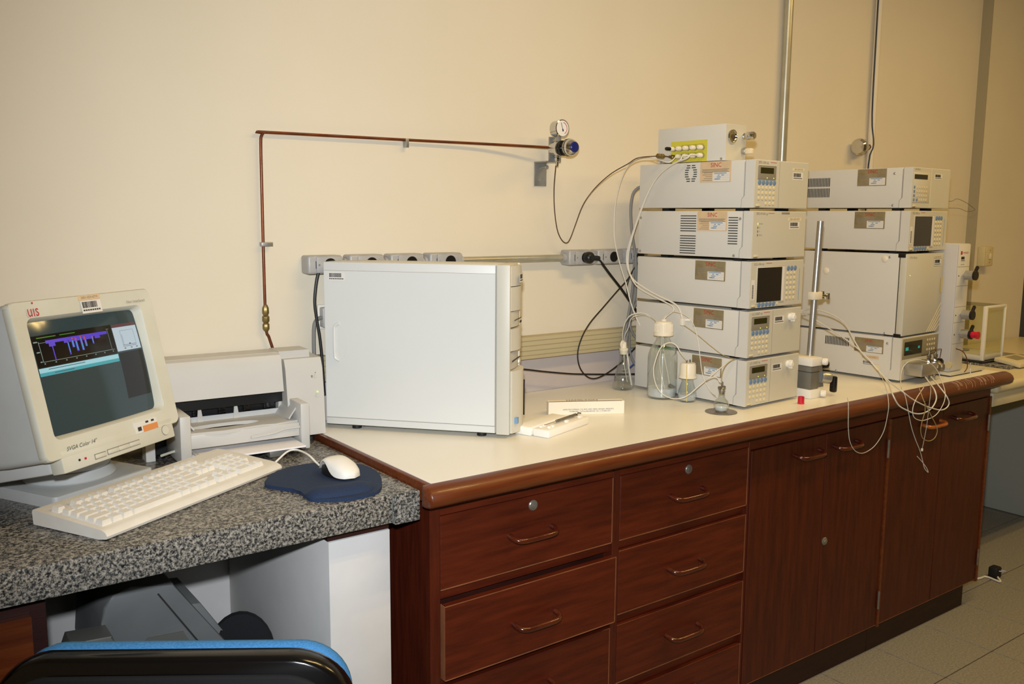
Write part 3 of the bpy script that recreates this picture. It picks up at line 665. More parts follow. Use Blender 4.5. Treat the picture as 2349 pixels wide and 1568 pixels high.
for s, x in ((-1, -.128), (1, .108)):
    mm = Matrix.Translation((x, -.005, .082)) @ Matrix.Rotation(s*math.radians(38), 4, 'Y') @ Matrix.Rotation(math.radians(-6), 4, 'X')
    B().box((-.002, .002), (-.045, .05), (-.018, .022), .001, 1, mm).build('output_wing', 'printer', t)
B().box((-.132, .116), (.038, .0415), (.068, .082)).build('tray_fence', 'old_grey', t)
for x in (-.085, -.0): B().prism([(x-.006, .07), (x+.008, .07), (x+.003, .105), (x-.003, .105)], -.040, -.036, Matrix(((1, 0, 0, 0), (0, 0, -1, 0), (0, 1, 0, 0), (0, 0, 0, 1)))).build('tray_tab', 'printer', t)
B().box((-.133, .117), (-.062, .055), (.012, .018), .001).build('input_tray', 'old_grey', t)
B().box((.03, .075), (-.115, -.06), (.001, .016), .002).build('width_slider', 'grey_metal', t)
pa = B().box((-.126, .112), (-.128, .05), (.0185, .0225), .0004, 1).build('paper_sheet', 'paper', t, 'white paper stack in the lower tray')
b = B()
for x in (-.18, .18):
    for y in (.02, .085): b.cyl((x, y, 0), (x, y, .0065), .01)
b.build('foot', 'foot_black', t)

# ================================================================== CRT MONITOR
mroot = Vector((.33, -.19, G)); MZ = .619; TL = .227
t = thing('crt_monitor', 'yellowed boxy tube monitor showing a chromatogram on its tilted screen', 'monitor', mroot, MZ)
HM = Matrix.Translation(inframe(mroot, MZ, (.376, -.352, 1.148))) @ Matrix.Rotation(-TL, 4, 'X')
def ring(w, h, r, y, cz=0): return [HM @ Vector((x, y, z+cz)) for x, z in rr(w, h, r, 6)]
c0 = -.0015
bz = B().loft([ring(.342, .279, .016, .022, c0), ring(.350, .286, .014, .016, c0), ring(.350, .286, .013, .003, c0), ring(.346, .282, .012, .0, c0), ring(.287, .221, .014, .003), ring(.281, .214, .012, .008), ring(.272, .206, .010, .024)], False).build('front_bezel', 'old_plastic', t, ang=40)
B().loft([ring(.348, .284, .012, .0165, c0), ring(.348, .280, .014, .10, c0-.002), ring(.340, .268, .02, .20, c0-.004), ring(.30, .225, .03, .29, -.012), ring(.24, .17, .03, .36, -.016), ring(.02, .02, .003, .361, -.016)], False).build('rear_housing', 'old_grey', t, ang=40)
chn = B(); chn.box((-.143, .152), (.0004, .03), (-.171, -.130), .003, 2, HM); chn.build('chin', 'old_plastic', t)
B().box((-.1435, .1515), (.0305, .30), (-.169, -.126), .006, 2, HM).build('underside', 'old_grey', t)
def scrp(u, v, h=0): return HM @ Vector((u*.137, .010+.012*(.6*u*u+.4*v*v)-h, v*.104))
def patch(f0, f1, t0, t1, h, nm, m, par, nu=None, nv=None):
    nu = nu or max(1, int((f1-f0)*14)); nv = nv or max(1, int((t1-t0)*12)); vs = []; fs = []
    for j in range(nv+1):
        for i in range(nu+1): vs.append(scrp(-1+2*(f0+(f1-f0)*i/nu), 1-2*(t0+(t1-t0)*j/nv), h))
    for j in range(nv):
        for i in range(nu): a = j*(nu+1)+i; fs.append((a, a+1, a+nu+2, a+nu+1))
    return (vs, fs) if nm is None else B().add(vs, fs).build(nm, m, par, ang=80)
sc = patch(0, 1, 0, 1, 0, 'screen_glass', 'px_bg', t, 16, 12)
def multi(rects, h, nm, m):
    b = B()
    for r_ in rects: b.add(*patch(*r_, h, None, None, None))
    return b.build(nm, m, sc, ang=80)
multi([(.03, .72, .12, .40), ], .0003, 'plot_window', 'px_black'); multi([(.73, .985, .40, .84)], .0002, 'empty_window', 'px_black')
multi([(.725, .985, .155, .385)], .0003, 'spectrum_window', 'px_white'); multi([(.725, .985, .125, .155)], .0003, 'spectrum_title_bar', 'px_maroon')
multi([(.03, .72, .405, .445)], .0003, 'status_bar', 'px_toolbar'); multi([(.03, .72, .445, .475)], .0003, 'status_bar', 'px_teal')
pk = [(.13, .665, .172, .20)]+[(x, x+w_, .19, .19+h_) for x, w_, h_ in ((.15, .05, .04), (.27, .03, .03), (.31, .11, .028), (.43, .10, .03), (.54, .05, .035), (.17, .008, .16), (.295, .012, .14), (.33, .02, .08), (.36, .02, .12), (.405, .02, .12), (.44, .02, .09), (.51, .014, .08))]
multi(pk, .0006, 'purple_trace', 'px_purple')
multi([(.298, .304, .22, .31), (.335, .345, .21, .27), (.365, .374, .22, .30), (.41, .42, .20, .31), (.446, .454, .22, .28), (.513, .520, .20, .26)], .0009, 'cyan_peak', 'px_cyan')
multi([(.335, .347, .185, .20), (.362, .376, .19, .215), (.408, .419, .18, .20), (.44, .452, .19, .215), (.411, .42, .225, .24), (.448, .456, .25, .262), (.511, .522, .205, .22)], .0011, 'red_peak', 'px_red')
multi([(.075, .079, .175, .355), (.075, .70, .352, .356), (.672, .675, .155, .35), (.66, .69, .155, .158), (.075, .13, .186, .189)]+[(.08+.085*k, .09+.085*k, .365, .375) for k in range(8)]+[(.04, .07, .17, .18), (.045, .07, .26, .27), (.055, .07, .345, .355)], .0006, 'plot_axis', 'px_line')
multi([(.07, .22, .138, .146), (.25, .38, .138, .146)], .0006, 'plot_title', 'px_green')
multi([(.795, .797, .19, .345), (.795, .94, .344, .348), (.94, .942, .19, .345), (.795, .94, .19, .192), (.805, .808, .23, .335), (.80, .94, .330, .334), (.865, .88, .318, .33), (.80, .82, .36, .368), (.87, .89, .36, .368), (.93, .95, .36, .368)], .0006, 'spectrum_plot', 'px_grey')
multi([(.10, .40, .418, .424), (.14, .30, .455, .461)], .0006, 'status_text', 'px_grey')
hf = Face((0, 0, 0), (1, 0, 0), (0, 0, 1)); hf.m = HM @ Matrix(((1, 0, 0, 0), (0, 0, -1, 0), (0, 1, 0, 0), (0, 0, 0, 1)))
text(hf, 'uıs', -.140, .122, .030, 'red_print', t, sx=.8); b = B(); hf.disc(b, -.1245, .1365, .0018, (0, .0008), 8); b.build('logo_dot', 'red_print', t)
text(hf, 'Non Interlaced', .155, .118, .0085, 'grey_print', t, align='RIGHT')
text(hf, 'SVGA Color 14"', -.128, -.130, .0105, 'dark_print', t, shear=.35)
s = hf.slab(B(), (-.018, .036), (.131, .1405), (0, .0004)).build('number_sticker', 'peach_label', t); text(hf, '2001-059-4779', .009, .1358, .0068, 'grey_print', s, align='CENTER', h=.0008)
barcode(hf, -.015, .035, .106, .1305, t)
s = hf.slab(B(), (.046, .108), (-.142, -.120), (-.002, .0006)).build('service_sticker', 'white_label', t); b = B(); hf.slab(b, (.066, .108), (-.142, -.130), (.0006, .0009)); b.build('orange_band', 'orange_label', s); b = B(); hf.slab(b, (.052, .062), (-.138, -.130), (.0006, .0009)); hf.slab(b, (.076, .084), (-.126, -.122), (.0006, .0009)); hf.slab(b, (.092, .10), (-.126, -.122), (.0006, .0009)); b.build('sticker_print', 'dark_print', s)
cf = Face((0, 0, 0), (1, 0, 0), (0, 0, 1)); cf.m = hf.m
b = B(); hf.slab(b, (-.068, -.042), (-.163, -.155), (-.001, .001), .002); b.build('control_button', 'old_plastic', t)
for k in range(3): b = B(); hf.slab(b, (-.036+.0285*k, -.0085+.0285*k), (-.162, -.154), (-.001, .001), .002); b.build('control_button', 'old_plastic', t)
b = B(); hf.slab(b, (-.0692, -.0408), (-.1642, -.1538), (-.001, .0002)); hf.slab(b, (-.0372, .0497), (-.1632, -.1528), (-.001, .0002)); b.build('button_groove', 'seam', t)
b = B(); hf.disc(b, -.105, -.155, .0022, (-.001, .0008), 10); b.build('jack_hole', 'vent_dark', t); b = B(); hf.disc(b, -.091, -.1555, .0022, (-.001, .0012), 10); b.build('power_light', 'red_plastic', t)
b = B(); hf.disc(b, .126, -.152, .0095, (-.003, .0012), 20); b.build('power_button', 'old_plastic', t); b = B(); hf.disc(b, .126, -.152, .0105, (-.003, .0004), 20); b.build('button_ring', 'seam', t)
# foot
bc_ = inframe(mroot, MZ, (.328, -.192, G)); mm = Matrix.Translation((bc_.x, bc_.y, 0)) @ Matrix.Rotation(.487-MZ, 4, 'Z')
B().prism(rr(.236, .24, .01, 3), 0, .0235, mm, .003).build('base_plate', 'old_grey', t)
B().lathe([(.086, .0240), (.088, .027), (.082, .036), (.078, .044)], 36, Matrix.Translation((bc_.x, bc_.y-.01, 0))).build('swivel_ring', 'old_grey', t)
B().lathe([(.072, .0445), (.080, .060), (.10, .085), (.108, .105), (.09, .115)], 36, Matrix.Translation((bc_.x, bc_.y-.015, 0))).build('tilt_dome', 'old_grey', t)

# ================================================================== KEYBOARD
kc = Vector((.481, -.388, G)); KZ = .525
t = thing('keyboard', 'cream computer keyboard lying on the granite in front of the monitor', 'keyboard', kc, KZ)
mm = Matrix(((0, 0, 1, 0), (1, 0, 0, 0), (0, 1, 0, 0), (0, 0, 0, 1)))
B().prism([(-.088, .003), (-.090, .008), (-.086, .014), (-.078, .0175), (-.070, .0180), (.070, .030), (.088, .031), (.090, .026), (.088, .004), (-.07, .0)], -.2375, .2375, mm, .004).build('keyboard_body', 'key_plastic', t)
KM = {}
def keyw(wd):
    if wd not in KM:
        a = wd*.0190/2-.0009; c = a-.0026; d = .0086; e_ = .0060
        b = B().loft([[Vector(p) for p in ((-a, -d, 0), (a, -d, 0), (a, d, 0), (-a, d, 0))], [Vector(p) for p in ((-c, -e_, .0100), (c, -e_, .0100), (c, e_+.0012, .0104), (-c, e_+.0012, .0104))]])
        m_ = b.mesh('key', 20); m_.materials.append(MATS['key_plastic']); KM[wd] = m_
    return KM[wd]
x00, y00 = -.226, -.057
def kz(y): return .0180+(y+.070)*.0120/.140
rows = [[1.25, 1.25, 1.25, 6.25, 1.25, 1.25, 1.25, 1.25], [2.25]+[1]*10+[2.75], [1.75]+[1]*11+[2.25], [1.5]+[1]*12+[1.5], [1]*13+[2], [1, -1, 1, 1, 1, 1, -.5, 1, 1, 1, 1, -.5, 1, 1, 1, 1]]
def put(x, y, wd):
    o = bpy.data.objects.new('key', keyw(wd)); COL.objects.link(o); o.parent = t; o.location = (x, y, kz(y)-.0006); o.rotation_euler = (.087, 0, 0)
for ri, row in enumerate(rows):
    y = y00+.0200*ri+(.005 if ri == 5 else 0); x = x00
    for wd in row:
        if wd > 0: put(x+wd*.0095, y, wd)
        x += abs(wd)*.0190
xn = x00+15*.0190+.006
for ri, cols in ((0, (0, 1, 2)), (1, (1,)), (3, (0, 1, 2)), (4, (0, 1, 2)), (5, (0, 1, 2))):
    for c in cols: put(xn+.0095+.019*c, y00+.0200*ri+(.005 if ri == 5 else 0), 1)
xp = xn+3*.019+.006
for ri, row in enumerate(([2, 1], [1, 1, 1], [1, 1, 1, 1], [1, 1, 1], [1, 1, 1, 1])):
    x = xp
    for wd in row: put(x+wd*.0095, y00+.0200*ri, wd); x += wd*.019
put(xp+.0665, y00, 1); put(xp+.0665, y00+.060, 1)
q = [(470, 1063), (462, 1050), (445, 1037), (422, 1033), (400, 1035), (370, 1045)]
B().tube([inframe(kc, KZ, P(a, c, z=G+.022)) for a, c in q], .003, 7).build('keyboard_cord', 'old_plastic', t)

# ================================================================== MOUSE PAD AND MOUSE
po = [P(a, c, z=G) for a, c in ((610, 1108), (628, 1092), (650, 1081), (700, 1071), (735, 1067), (775, 1066), (815, 1070), (845, 1077), (868, 1092), (876, 1110), (872, 1128), (850, 1139), (800, 1149), (745, 1152), (712, 1150), (697, 1140), (680, 1130), (640, 1124), (610, 1118))]
cpt = Vector((.775, -.48, G)); t = thing('mouse_pad', 'navy blue mouse pad with padded wrist rest on the granite desk', 'mouse pad', cpt)
poly = [((p-cpt).x, (p-cpt).y) for p in po]
def smoothpoly(pl, n=4):
    out = []; L = len(pl)
    for i in range(L):
        a, b_, c, d = [Vector(pl[(i+k) % L]) for k in (-1, 0, 1, 2)]
        for k in range(n):
            s = k/n; out.append(tuple(.5*((2*b_)+(c-a)*s+(2*a-5*b_+4*c-d)*s*s+(3*b_-a-3*c+d)*s**3)))
    return out
poly = smoothpoly(poly)
B().prism(poly, 0, .0075, None, .003).build('pad_surface', 'navy_fabric', t)
wr = [Vector(P(a, c, z=G))-cpt for a, c in ((704, 1139), (735, 1141), (780, 1136), (825, 1128), (852, 1118))]
rings = []; n = len(wr); M_ = 12
path = []
for i in range(n-1):
    for k in range(4):
        s = k/4; a, b_, c, d = wr[max(i-1, 0)], wr[i], wr[i+1], wr[min(i+2, n-1)]
        path.append(.5*((2*b_)+(c-a)*s+(2*a-5*b_+4*c-d)*s*s+(3*b_-a-3*c+d)*s**3))
path.append(wr[-1])
for i, p in enumerate(path):
    s = i/(len(path)-1); k = max(.12, min(1, math.sin(PI*(.04+.92*s))*1.5)); tg = (path[min(i+1, len(path)-1)]-path[max(i-1, 0)]).normalized(); nn = Vector((-tg.y, tg.x, 0))
    rings.append([p+nn*(.030*k*math.cos(a))+Vector((0, 0, .005+.017*k*max(0, math.sin(a)))) for a in [2*PI*q/16 for q in range(16)]])
B().loft(rings).build('wrist_rest', 'navy_fabric', t, ang=80)
ms = Vector((.807, -.468, G+.0078)); MZ2 = math.atan2(-1, .16)   # long axis: front at the cord
t = thing('computer_mouse', 'cream rounded computer mouse with dark underside on the navy pad', 'mouse', ms, MZ2)
rings = []; L = .112
for i in range(15):
    s = i/14; x = -L/2+L*s; wd = .031*(max(0, 1-(abs(2*s-1))**3.0)**.5)*(.86+.14*s)+.001; ht = .004+.036*math.sin(PI*min(1, .10+.84*s))**.75*(1 if s < .97 else .7); lowz = .004+.015*math.exp(-((s-.36)/.17)**2)
    lzf = lambda a: lowz+(.014*math.exp(-((s-.40)/.22)**2) if math.cos(a) < -.3 else 0)
    rings.append([Vector((x, wd*math.cos(a), lzf(a)+(ht-lzf(a))*max(0, math.sin(a))**.62 if math.sin(a) > 0 else lzf(a))) for a in [2*PI*q/20 for q in range(20)]])
B().loft(rings).build('mouse_shell', 'key_plastic', t, ang=70)
B().prism([(.050*math.cos(a), .0275*math.sin(a)) for a in [2*PI*q/24 for q in range(24)]], 0, .020, None, .002).build('mouse_base', 'black', t)  # black base also draws the shadow under the curved shell edge
cpts = [P(732, 1066, z=.902), P(725, 1060, z=.905), P(710, 1045, z=.915), P(695, 1036, z=.917), P(678, 1031, z=.918), P(660, 1035, z=.916), P(640, 1052, z=.905), P(622, 1070, z=.892)]
B().tube([inframe(ms, MZ2, p) for p in cpts], .0022, 7).build('mouse_cord', 'key_plastic', t)

# ================================================================== INSTRUMENT MODULES
R1 = .058
C1 = Vector((2.1325, -.3413, T)); C2 = Vector((2.8950, -.3589, T))
SF = Face((-.1306, 0, 0), (0, -1, 0), (0, 0, 1)); FF = Face((0, -.2108, 0), (1, 0, 0), (0, 0, 1))
def mesh_key(nm, r, h, m, seg=10, square=False):
    b = B()
    if square: b.box((-r, r), (-r*.9, r*.9), (0, h), .0006, 1)
    else: b.lathe([(r, 0), (r, h*.7), (r*.8, h)], seg)
    me = b.mesh(nm); me.materials.append(MATS[m]); return me
KB = mesh_key('function_key', .0070, .002, 'key_blue', 14); KC = mesh_key('number_key', .0050, .0022, 'key_cream', 8); KS = mesh_key('number_key', .0042, .0012, 'key_cream', square=True); KSB = mesh_key('function_key', .0046, .0012, 'key_blue', square=True)
def put_key(me, nm, par, u, v, h=.0, F=FF):
    o = bpy.data.objects.new(nm, me); COL.objects.link(o); o.parent = par; o.matrix_local = F.m @ Matrix.Translation((u, v, h)); return o
def module(C, z0, h, label, bez='old', feet=True, grp='instrument modules'):
    t = thing('instrument_module', label, 'instrument', (C.x, C.y, C.z+z0), R1, grp)
    B().box((-.13, .13), (-.176, .21), (.0085, h-.0004), .0015, 2).build('casing', 'beige', t)
    mm = Matrix(((0, 0, 1, 0), (1, 0, 0, 0), (0, 1, 0, 0), (0, 0, 0, 1)))
    B().prism([(-.21, .0085), (-.1705, .0085), (-.1715, .032), (-.1805, .042), (-.1805, h), (-.2095, h), (-.21, h-.0015)], -.1304, .1304, mm, .0008, 1).build('front_bezel', 'beige', t)
    b = B(); q = [(.1697, .0085), (.1707, .0323), (.1797, .0423), (.1797, h-.0003)]
    for (u0, v0), (u1, v1) in zip(q, q[1:]): b.tube([SF.pt(u0, v0, -.0004), SF.pt(u1, v1, -.0004)], .0006, 4, 0)
    b.build('seam', 'seam', t)
    FF.slab(B(), (-.1285, .1285), (.0100, h-.0015), (-.001, 0), .0003, 1).build('front_panel', 'beige_front', t)
    fo = B().box((-.014, .014), (-.014, .014), (0, .0086)).mesh('foot'); fo.materials.append(MATS['foot_black'])
    for x in (-.095, .095):
        for y in (-.15, .12):
            o = bpy.data.objects.new('foot', fo); COL.objects.link(o); o.parent = t; o.location = (x, y, 0)
    pwr = B(); FF.slab(pwr, (-.120, -.101), (.0125, .0175), (0, .003), .001); pwr.build('power_button', 'key_cream', t)
    b = B(); FF.slab(b, (-.121, -.103), (.0098, .012), (0, .0004)); b.build('button_shadow_line', 'seam', t)
    return t
def company_sticker(t, u0=.018, u1=.126, v0=.080, v1=.136, base='gold_foil', dark=False):
    s = SF.slab(B(), (u0, u1), (v0, v1), (0, .0003)).build('service_sticker', base, t); W_, H_ = u1-u0, v1-v0
    b = B(); SF.slab(b, (u0+W_*.42, u1-W_*.04), (v0+H_*.04, v0+H_*.46), (.0003, .0005)); b.build('white_field', 'white_label', s)
    text(SF, 'SINC', u0+W_*.34, v1-H_*.18, H_*.30, 'red_print', s, h=.0006)
    b = B()
    for k in range(3): SF.slab(b, (u0+W_*.06, u1-W_*(.06+.05*(k % 2))), (v1-H_*(.40+.06*k), v1-H_*(.37+.06*k)), (.0003, .0005))
    for k in range(5): SF.slab(b, (u0+W_*(.08+.05*(k % 3)), u0+W_*.40), (v0+H_*(.08+.09*k), v0+H_*(.105+.09*k)), (.0003, .0005))
    for k in range(1, 5): SF.slab(b, (u0+W_*.44, u1-W_*.06), (v0+H_*(.04+.08*k), v0+H_*(.047+.08*k)), (.0005, .0006))
    b.build('printed_lines', 'grey_print', s)
    b = B()
    for a, c, e in ((.46, .86, .40), (.58, .64, .31), (.70, .78, .31), (.55, .68, .22), (.48, .66, .13), (.52, .6, .12)): SF.slab(b, (u0+W_*a, u0+W_*c), (v0+H_*e, v0+H_*(e+.04)), (.0005, .0007))
    b.build('handwriting', 'blue_ink', s)
    return s
def vent(t, bars, nm='vent'):
    for u0, u1, v0, v1 in bars: SF.slab(B(), (u0, u1), (v0, v1), (-.0006, .0002)).build('vent_slot', 'vent_dark', t)
def screws(t, pts):
    for u, v in pts:
        b = B(); b.lathe([(.0042, 0), (.0038, .0018), (.002, .0028), (0, .003)], 12, SF.m @ Matrix.Translation((u, v, -.0006))); b.build('screw', 'steel', t)
def name_text(t, s, h, red=True):
    text(FF, s, -.115, h-.0078, .0095, 'grey_print', t)
    b = B(); FF.slab(b, (-.058, -.030), (h-.0068, h-.0056), (0, .0003)); b.build('red_underline', 'red_print', t)
def lcd_panel(t, h):
    p = FF.slab(B(), (-.1153, -.0318), (.086, .1235), (0, .0012), .002, 3).build('display_panel', 'lcd_frame', t)
    FF.slab(B(), (-.105, -.044), (.1025, .1185), (.0011, .0016)).build('lcd_window', 'lcd', p)
    for u in (-.074, -.043): b = B(); FF.disc(b, u, .0905, .0016, (.0011, .0018), 8); b.build('indicator_light', 'led_green', p)
    for k in range(5): put_key(KB, 'function_key', t, -.1069+.01735*k, .0780)
    for r, z in enumerate((.0630, .0488, .0345)):
        for k in range(5): put_key(KC, 'number_key', t, -.1080+.0174*k, z)
    for k in (2, 3, 4): put_key(KC, 'number_key', t, -.1080+.0174*k, .0203)
    b = B(); FF.slab(b, (-.0148, -.0138), (.0105, h-.002), (0, .0003)); b.build('panel_divider', 'seam', t)
def number_label(t, u0, u1, v0, v1, s):
    l = FF.slab(B(), (u0, u1), (v0, v1), (0, .0004)).build('number_label', 'cream_label', t); text(FF, s, (u0+u1)/2, (v0+v1)/2, (v1-v0)*.9, 'grey_print', l, align='CENTER', h=.0007)
PIT = .1396
# --- five module stack, bottom up
def pump(z0, label):
    t = module(C1, z0, PIT, label); company_sticker(t); name_text(t, 'LC-10AD vp', PIT); lcd_panel(t, PIT); barcode(FF, -.006, .042, .097, .119, t)
    kn = B(); kn.lathe([(.0105, 0), (.0105, .004), (.0085, .006), (.0085, .016), (.007, .018), (0, .0182)], 18, FF.m @ Matrix.Translation((.071, .113, 0))); kn.build('drain_knob', 'white_plastic', t)
    b = B(); FF.slab(b, (.069, .073), (.100, .126), (.004, .018), .0015); b.build('knob_wing', 'white_plastic', t)
    return t
pump(0, 'beige pump module with white knob, lowest of the five module stack')
pump(PIT, 'beige pump module with white knob, second from the worktop in its stack')
def controller(C, z0, h, label, scr_m):
    t = module(C, z0, h, label); company_sticker(t); name_text(t, 'SCL-10A vp', h)
    p = FF.slab(B(), (-.101, .036), (.020, .1255), (0, .0014), .0015).build('screen_frame', 'beige_front', t)
    FF.slab(B(), (-.0985, .0185), (.0245, .1215), (.0013, .0018)).build('screen', scr_m, p)
    FF.slab(B(), (.0187, .031), (.0235, .1225), (.0013, .0020)).build('screen_edge', 'white_label', p)
    for k in range(3): put_key(KB, 'function_key', t, .0513+.0172*k, .1165)
    for r in range(6):
        for k in range(3): put_key(KC, 'number_key', t, .0490+.0178*k, .1020-.0145*r)
    for k in range(5): put_key(KB, 'function_key', t, -.0852+.0174*k, .0172)
    put_key(KC, 'number_key', t, .003, .0172)
    b = B(); FF.slab(b, (.1088, .1102), (.022, .114), (0, .0006)); b.build('card_slot', 'blue_ink', t)
    s = FF.slab(B(), (-.124, -.1085), (.032, .088), (0, .0004)).build('barcode_sticker', 'white_label', t); b = B()
    for k in range(14): FF.slab(b, (-.1205, -.1135), (.036+.0028*k, .036+.0028*k+.0016), (.0004, .0007))
    b.build('barcode_print', 'dark_print', s)
    return t
controller(C1, 2*PIT, PIT, 'beige controller module with dark square screen, middle of the five module stack', 'lcd_screen')
t = module(C1, 3*PIT, PIT, 'beige detector module with plain front and three slotted vents on its side'); company_sticker(t, .0196, .125, .083, .1375, 'peach_label'); name_text(t, 'SPD-M10A vp', PIT)
vent(t, [(-.043, .015, .1263-.0073*k-.0024, .1263-.0073*k) for k in range(7)]+[(-.043, .015, .068-.0072*k-.0024, .068-.0072*k) for k in range(8)]+[(.130, .162, .122-.0073*k-.0024, .122-.0073*k) for k in range(11)])
screws(t, [(.1690, .118), (.152, .0148), (-.201, .119), (-.201, .0165)])
for k, z in enumerate((.104, .0936, .0832, .073)):
    FF.slab(B(), (-.107, -.105), (z-.003, z+.003), (0, .0006)).build('status_light', 'led_green' if k == 0 else 'dark_print', t)
text(FF, 'POWER', -.101, .104, .005, 'grey_print', t); text(FF, 'D2', -.101, .0936, .005, 'grey_print', t); text(FF, 'W', -.101, .0832, .005, 'grey_print', t); text(FF, 'ERROR', -.101, .073, .005, 'grey_print', t)
number_label(t, .039, .104, .1125, .1216, '2001-059-4757'); barcode(FF, .047, .0965, .089, .110, t)
b = B(); FF.slab(b, (.005, .045), (.131, .1375), (-.002, .0006), .001); b.build('finger_notch', 'seam', t)
t = module(C1, 4*PIT, PIT, 'beige detector module with round slotted vent, topmost of the five module stack'); company_sticker(t, .024, .132, .081, .139, 'peach_label'); name_text(t, 'SPD-10A vp', PIT); lcd_panel(t, PIT)
bars = []
for k in range(8):
    z = .1317-.0064*k; wd = (.019, .022, .026, .026, .026, .026, .022, .019)[k]; gap = (.003, .003, .008, .010, .010, .008, .003, .003)[k]
    bars += [(-.0105-gap-(wd-gap)*.75, -.0105-gap, z-.0024, z), (-.0105+gap, -.0105+gap+(wd-gap)*.75, z-.0024, z)]
vent(t, bars); number_label(t, .050, .108, .1150, .1228, '2001-059-4756'); barcode(FF, .052, .102, .089, .1105, t)

# --- valve box on top
vb0 = C1+Vector((0, 0, 5*PIT)); t = thing('valve_box', 'small beige gas valve box with yellow port panel atop the instrument stack', 'valve box', vb0, R1)
B().box((-.10, -.005), (-.086, .166), (.0035, .106), .001).build('casing', 'beige', t)
for x in (-.085, -.02):
    for y in (-.06, .14): B().cyl((x, y, 0), (x, y, .0034), .007, seg=10).build('foot', 'foot_black', t)
VF = Face((-.10, 0, 0), (0, -1, 0), (0, 0, 1)); VG = Face((-.0525, -.086, 0), (1, 0, 0), (0, 0, 1))
VF.slab(B(), (-.1134, .0216), (.004, .0655), (0, .0008)).build('port_panel', 'yellow_panel', t)
b = B()
for z in (.053, .030):
    VF.slab(b, (-.072, .007), (z, z+.0006), (.0008, .001)); 
    for u in (-.072, -.046, -.019, .007): VF.slab(b, (u-.0003, u+.0003), (z-.004, z), (.0008, .001))
b.build('panel_lines', 'dark_print', t)
text(VF, 'VENT', -.1, .054, .004, 'dark_print', t); text(VF, 'He GAS IN', -.106, .032, .004, 'dark_print', t); text(VF, 'IN', -.036, .056, .004, 'dark_print', t); text(VF, 'OUT', -.038, .033, .004, 'dark_print', t)
for z in (.0435, .0205):
    for k, u in enumerate((-.099, -.073, -.047, -.020, .007)):
        if k == 0 and z < .03:
            n_ = B().lathe([(.005, 0), (.0065, .002), (.0065, .014), (.004, .016), (.004, .024)], 8, VF.m @ Matrix.Translation((u, z, .0008))).build('gas_inlet', 'brass', t); continue
        n_ = B().lathe([(.0075, 0), (.0075, .006), (.005, .007)], 8, VF.m @ Matrix.Translation((u, z, .0008))).build('port_nut', 'steel', t)
        B().lathe([(.005, .006), (.0068, .008), (.0068, .020), (.005, .023), (0, .0235)], 14, VF.m @ Matrix.Translation((u, z, .0008))).build('port_cap', 'cream_cap', n_)
        if k == 0: B().lathe([(.0055, .020), (.0055, .036), (.004, .041), (0, .042)], 12, VF.m @ Matrix.Translation((u, z, .0008))).build('black_plug', 'black_gloss', n_)
b = B(); b.lathe([(.004, 0), (.0035, .0018), (0, .003)], 12, VF.m @ Matrix.Translation((.073, .0085, 0))); b.lathe([(.004, 0), (.0035, .0018), (0, .003)], 12, VF.m @ Matrix.Translation((-.152, .0085, 0))); b.build('screw', 'steel', t)
VG.slab(B(), (-.0465, .0465), (.005, .105), (0, .0008)).build('front_plate', 'beige_front', t)
g_ = B().lathe([(.0185, 0), (.0195, .003), (.0185, .006), (.0165, .006), (.0165, .003), (0, .0025)], 28, VG.m @ Matrix.Translation((-.021, .072, .0008))).build('gauge_lens', 'chrome', t)
B().lathe([(.008, 0), (.009, .004), (.007, .007), (.009, .010), (.0115, .014), (.0115, .034), (.009, .038), (0, .0385)], 20, VG.m @ Matrix.Translation((.034, .075, .0008))).build('pressure_knob', 'chrome', t)
k_ = B().lathe([(.009, 0), (.010, .004), (.010, .009), (.008, .012), (0, .0122)], 18, VG.m @ Matrix.Translation((.033, .033, .0008))).build('valve_knob', 'steel', t)
VG.slab(B(), (.026, .041), (.024, .040), (.012, .034), .003).build('knob_lever', 'cream_label', k_)

# --- second stack
def vbars(u0, u1, n, v0, v1): return [(u0+(u1-u0)*k/n, u0+(u1-u0)*k/n+(u1-u0)/n*.48, v0, v1) for k in range(n)]
t = module(C2, 0, .1500, 'beige pump module with exposed metal pump heads at the worktop edge'); 
for o in [c for c in t.children if c.name.startswith(('power_button', 'button_shadow', 'seam'))]: bpy.data.objects.remove(o)
vent(t, vbars(-.066, .0266, 16, .102, .131)); company_sticker(t, .045, .149, .090, .138); screws(t, [(.162, .128), (-.0186, .011), (.160, .012)])
s = SF.slab(B(), (.075, .135), (.070, .080), (0, .0004)).build('number_label', 'peach_label', t); text(SF, '2001-059-4762', .105, .075, .007, 'grey_print', s, align='CENTER', h=.0007)
barcode(SF, .0776, .118, .045, .062, t); SF.slab(B(), (.120, .142), (.030, .052), (0, .0003)).build('blank_label', 'cream_label', t)
p = FF.slab(B(), (-.122, .124), (.078, .1455), (0, .0012), .001).build('control_panel', 'panel_olive', t)
FF.slab(B(), (-.112, .008), (.090, .135), (.0011, .002)).build('display', 'lcd_black', p); FF.slab(B(), (-.105, -.086), (.106, .117), (.002, .0024)).build('display_digit', 'led_teal', p)
FF.slab(B(), (-.02, -.008), (.108, .116), (.002, .0024)).build('display_digit', 'led_teal', p)
for r in range(3):
    for k in range(4): put_key(KS, 'key', p, .046+.0165*k, .131-.0165*r, .0012)
FF.slab(B(), (-.123, .126), (.008, .074), (.0, .001)).build('recess_panel', 'beige_front', t)
pm = B(); FF.slab(pm, (-.105, .0), (.026, .066), (.0, .062), .002); pm.build('pump_head_block', 'steel', t)
for u, r in ((.015, .022), (.045, .02)):
    B().lathe([(r, 0), (r, .045), (r*.7, .05), (r*.5, .062), (0, .0625)], 20, FF.m @ Matrix.Translation((u, .045, .001))).build('pump_head', 'steel_dark', t)
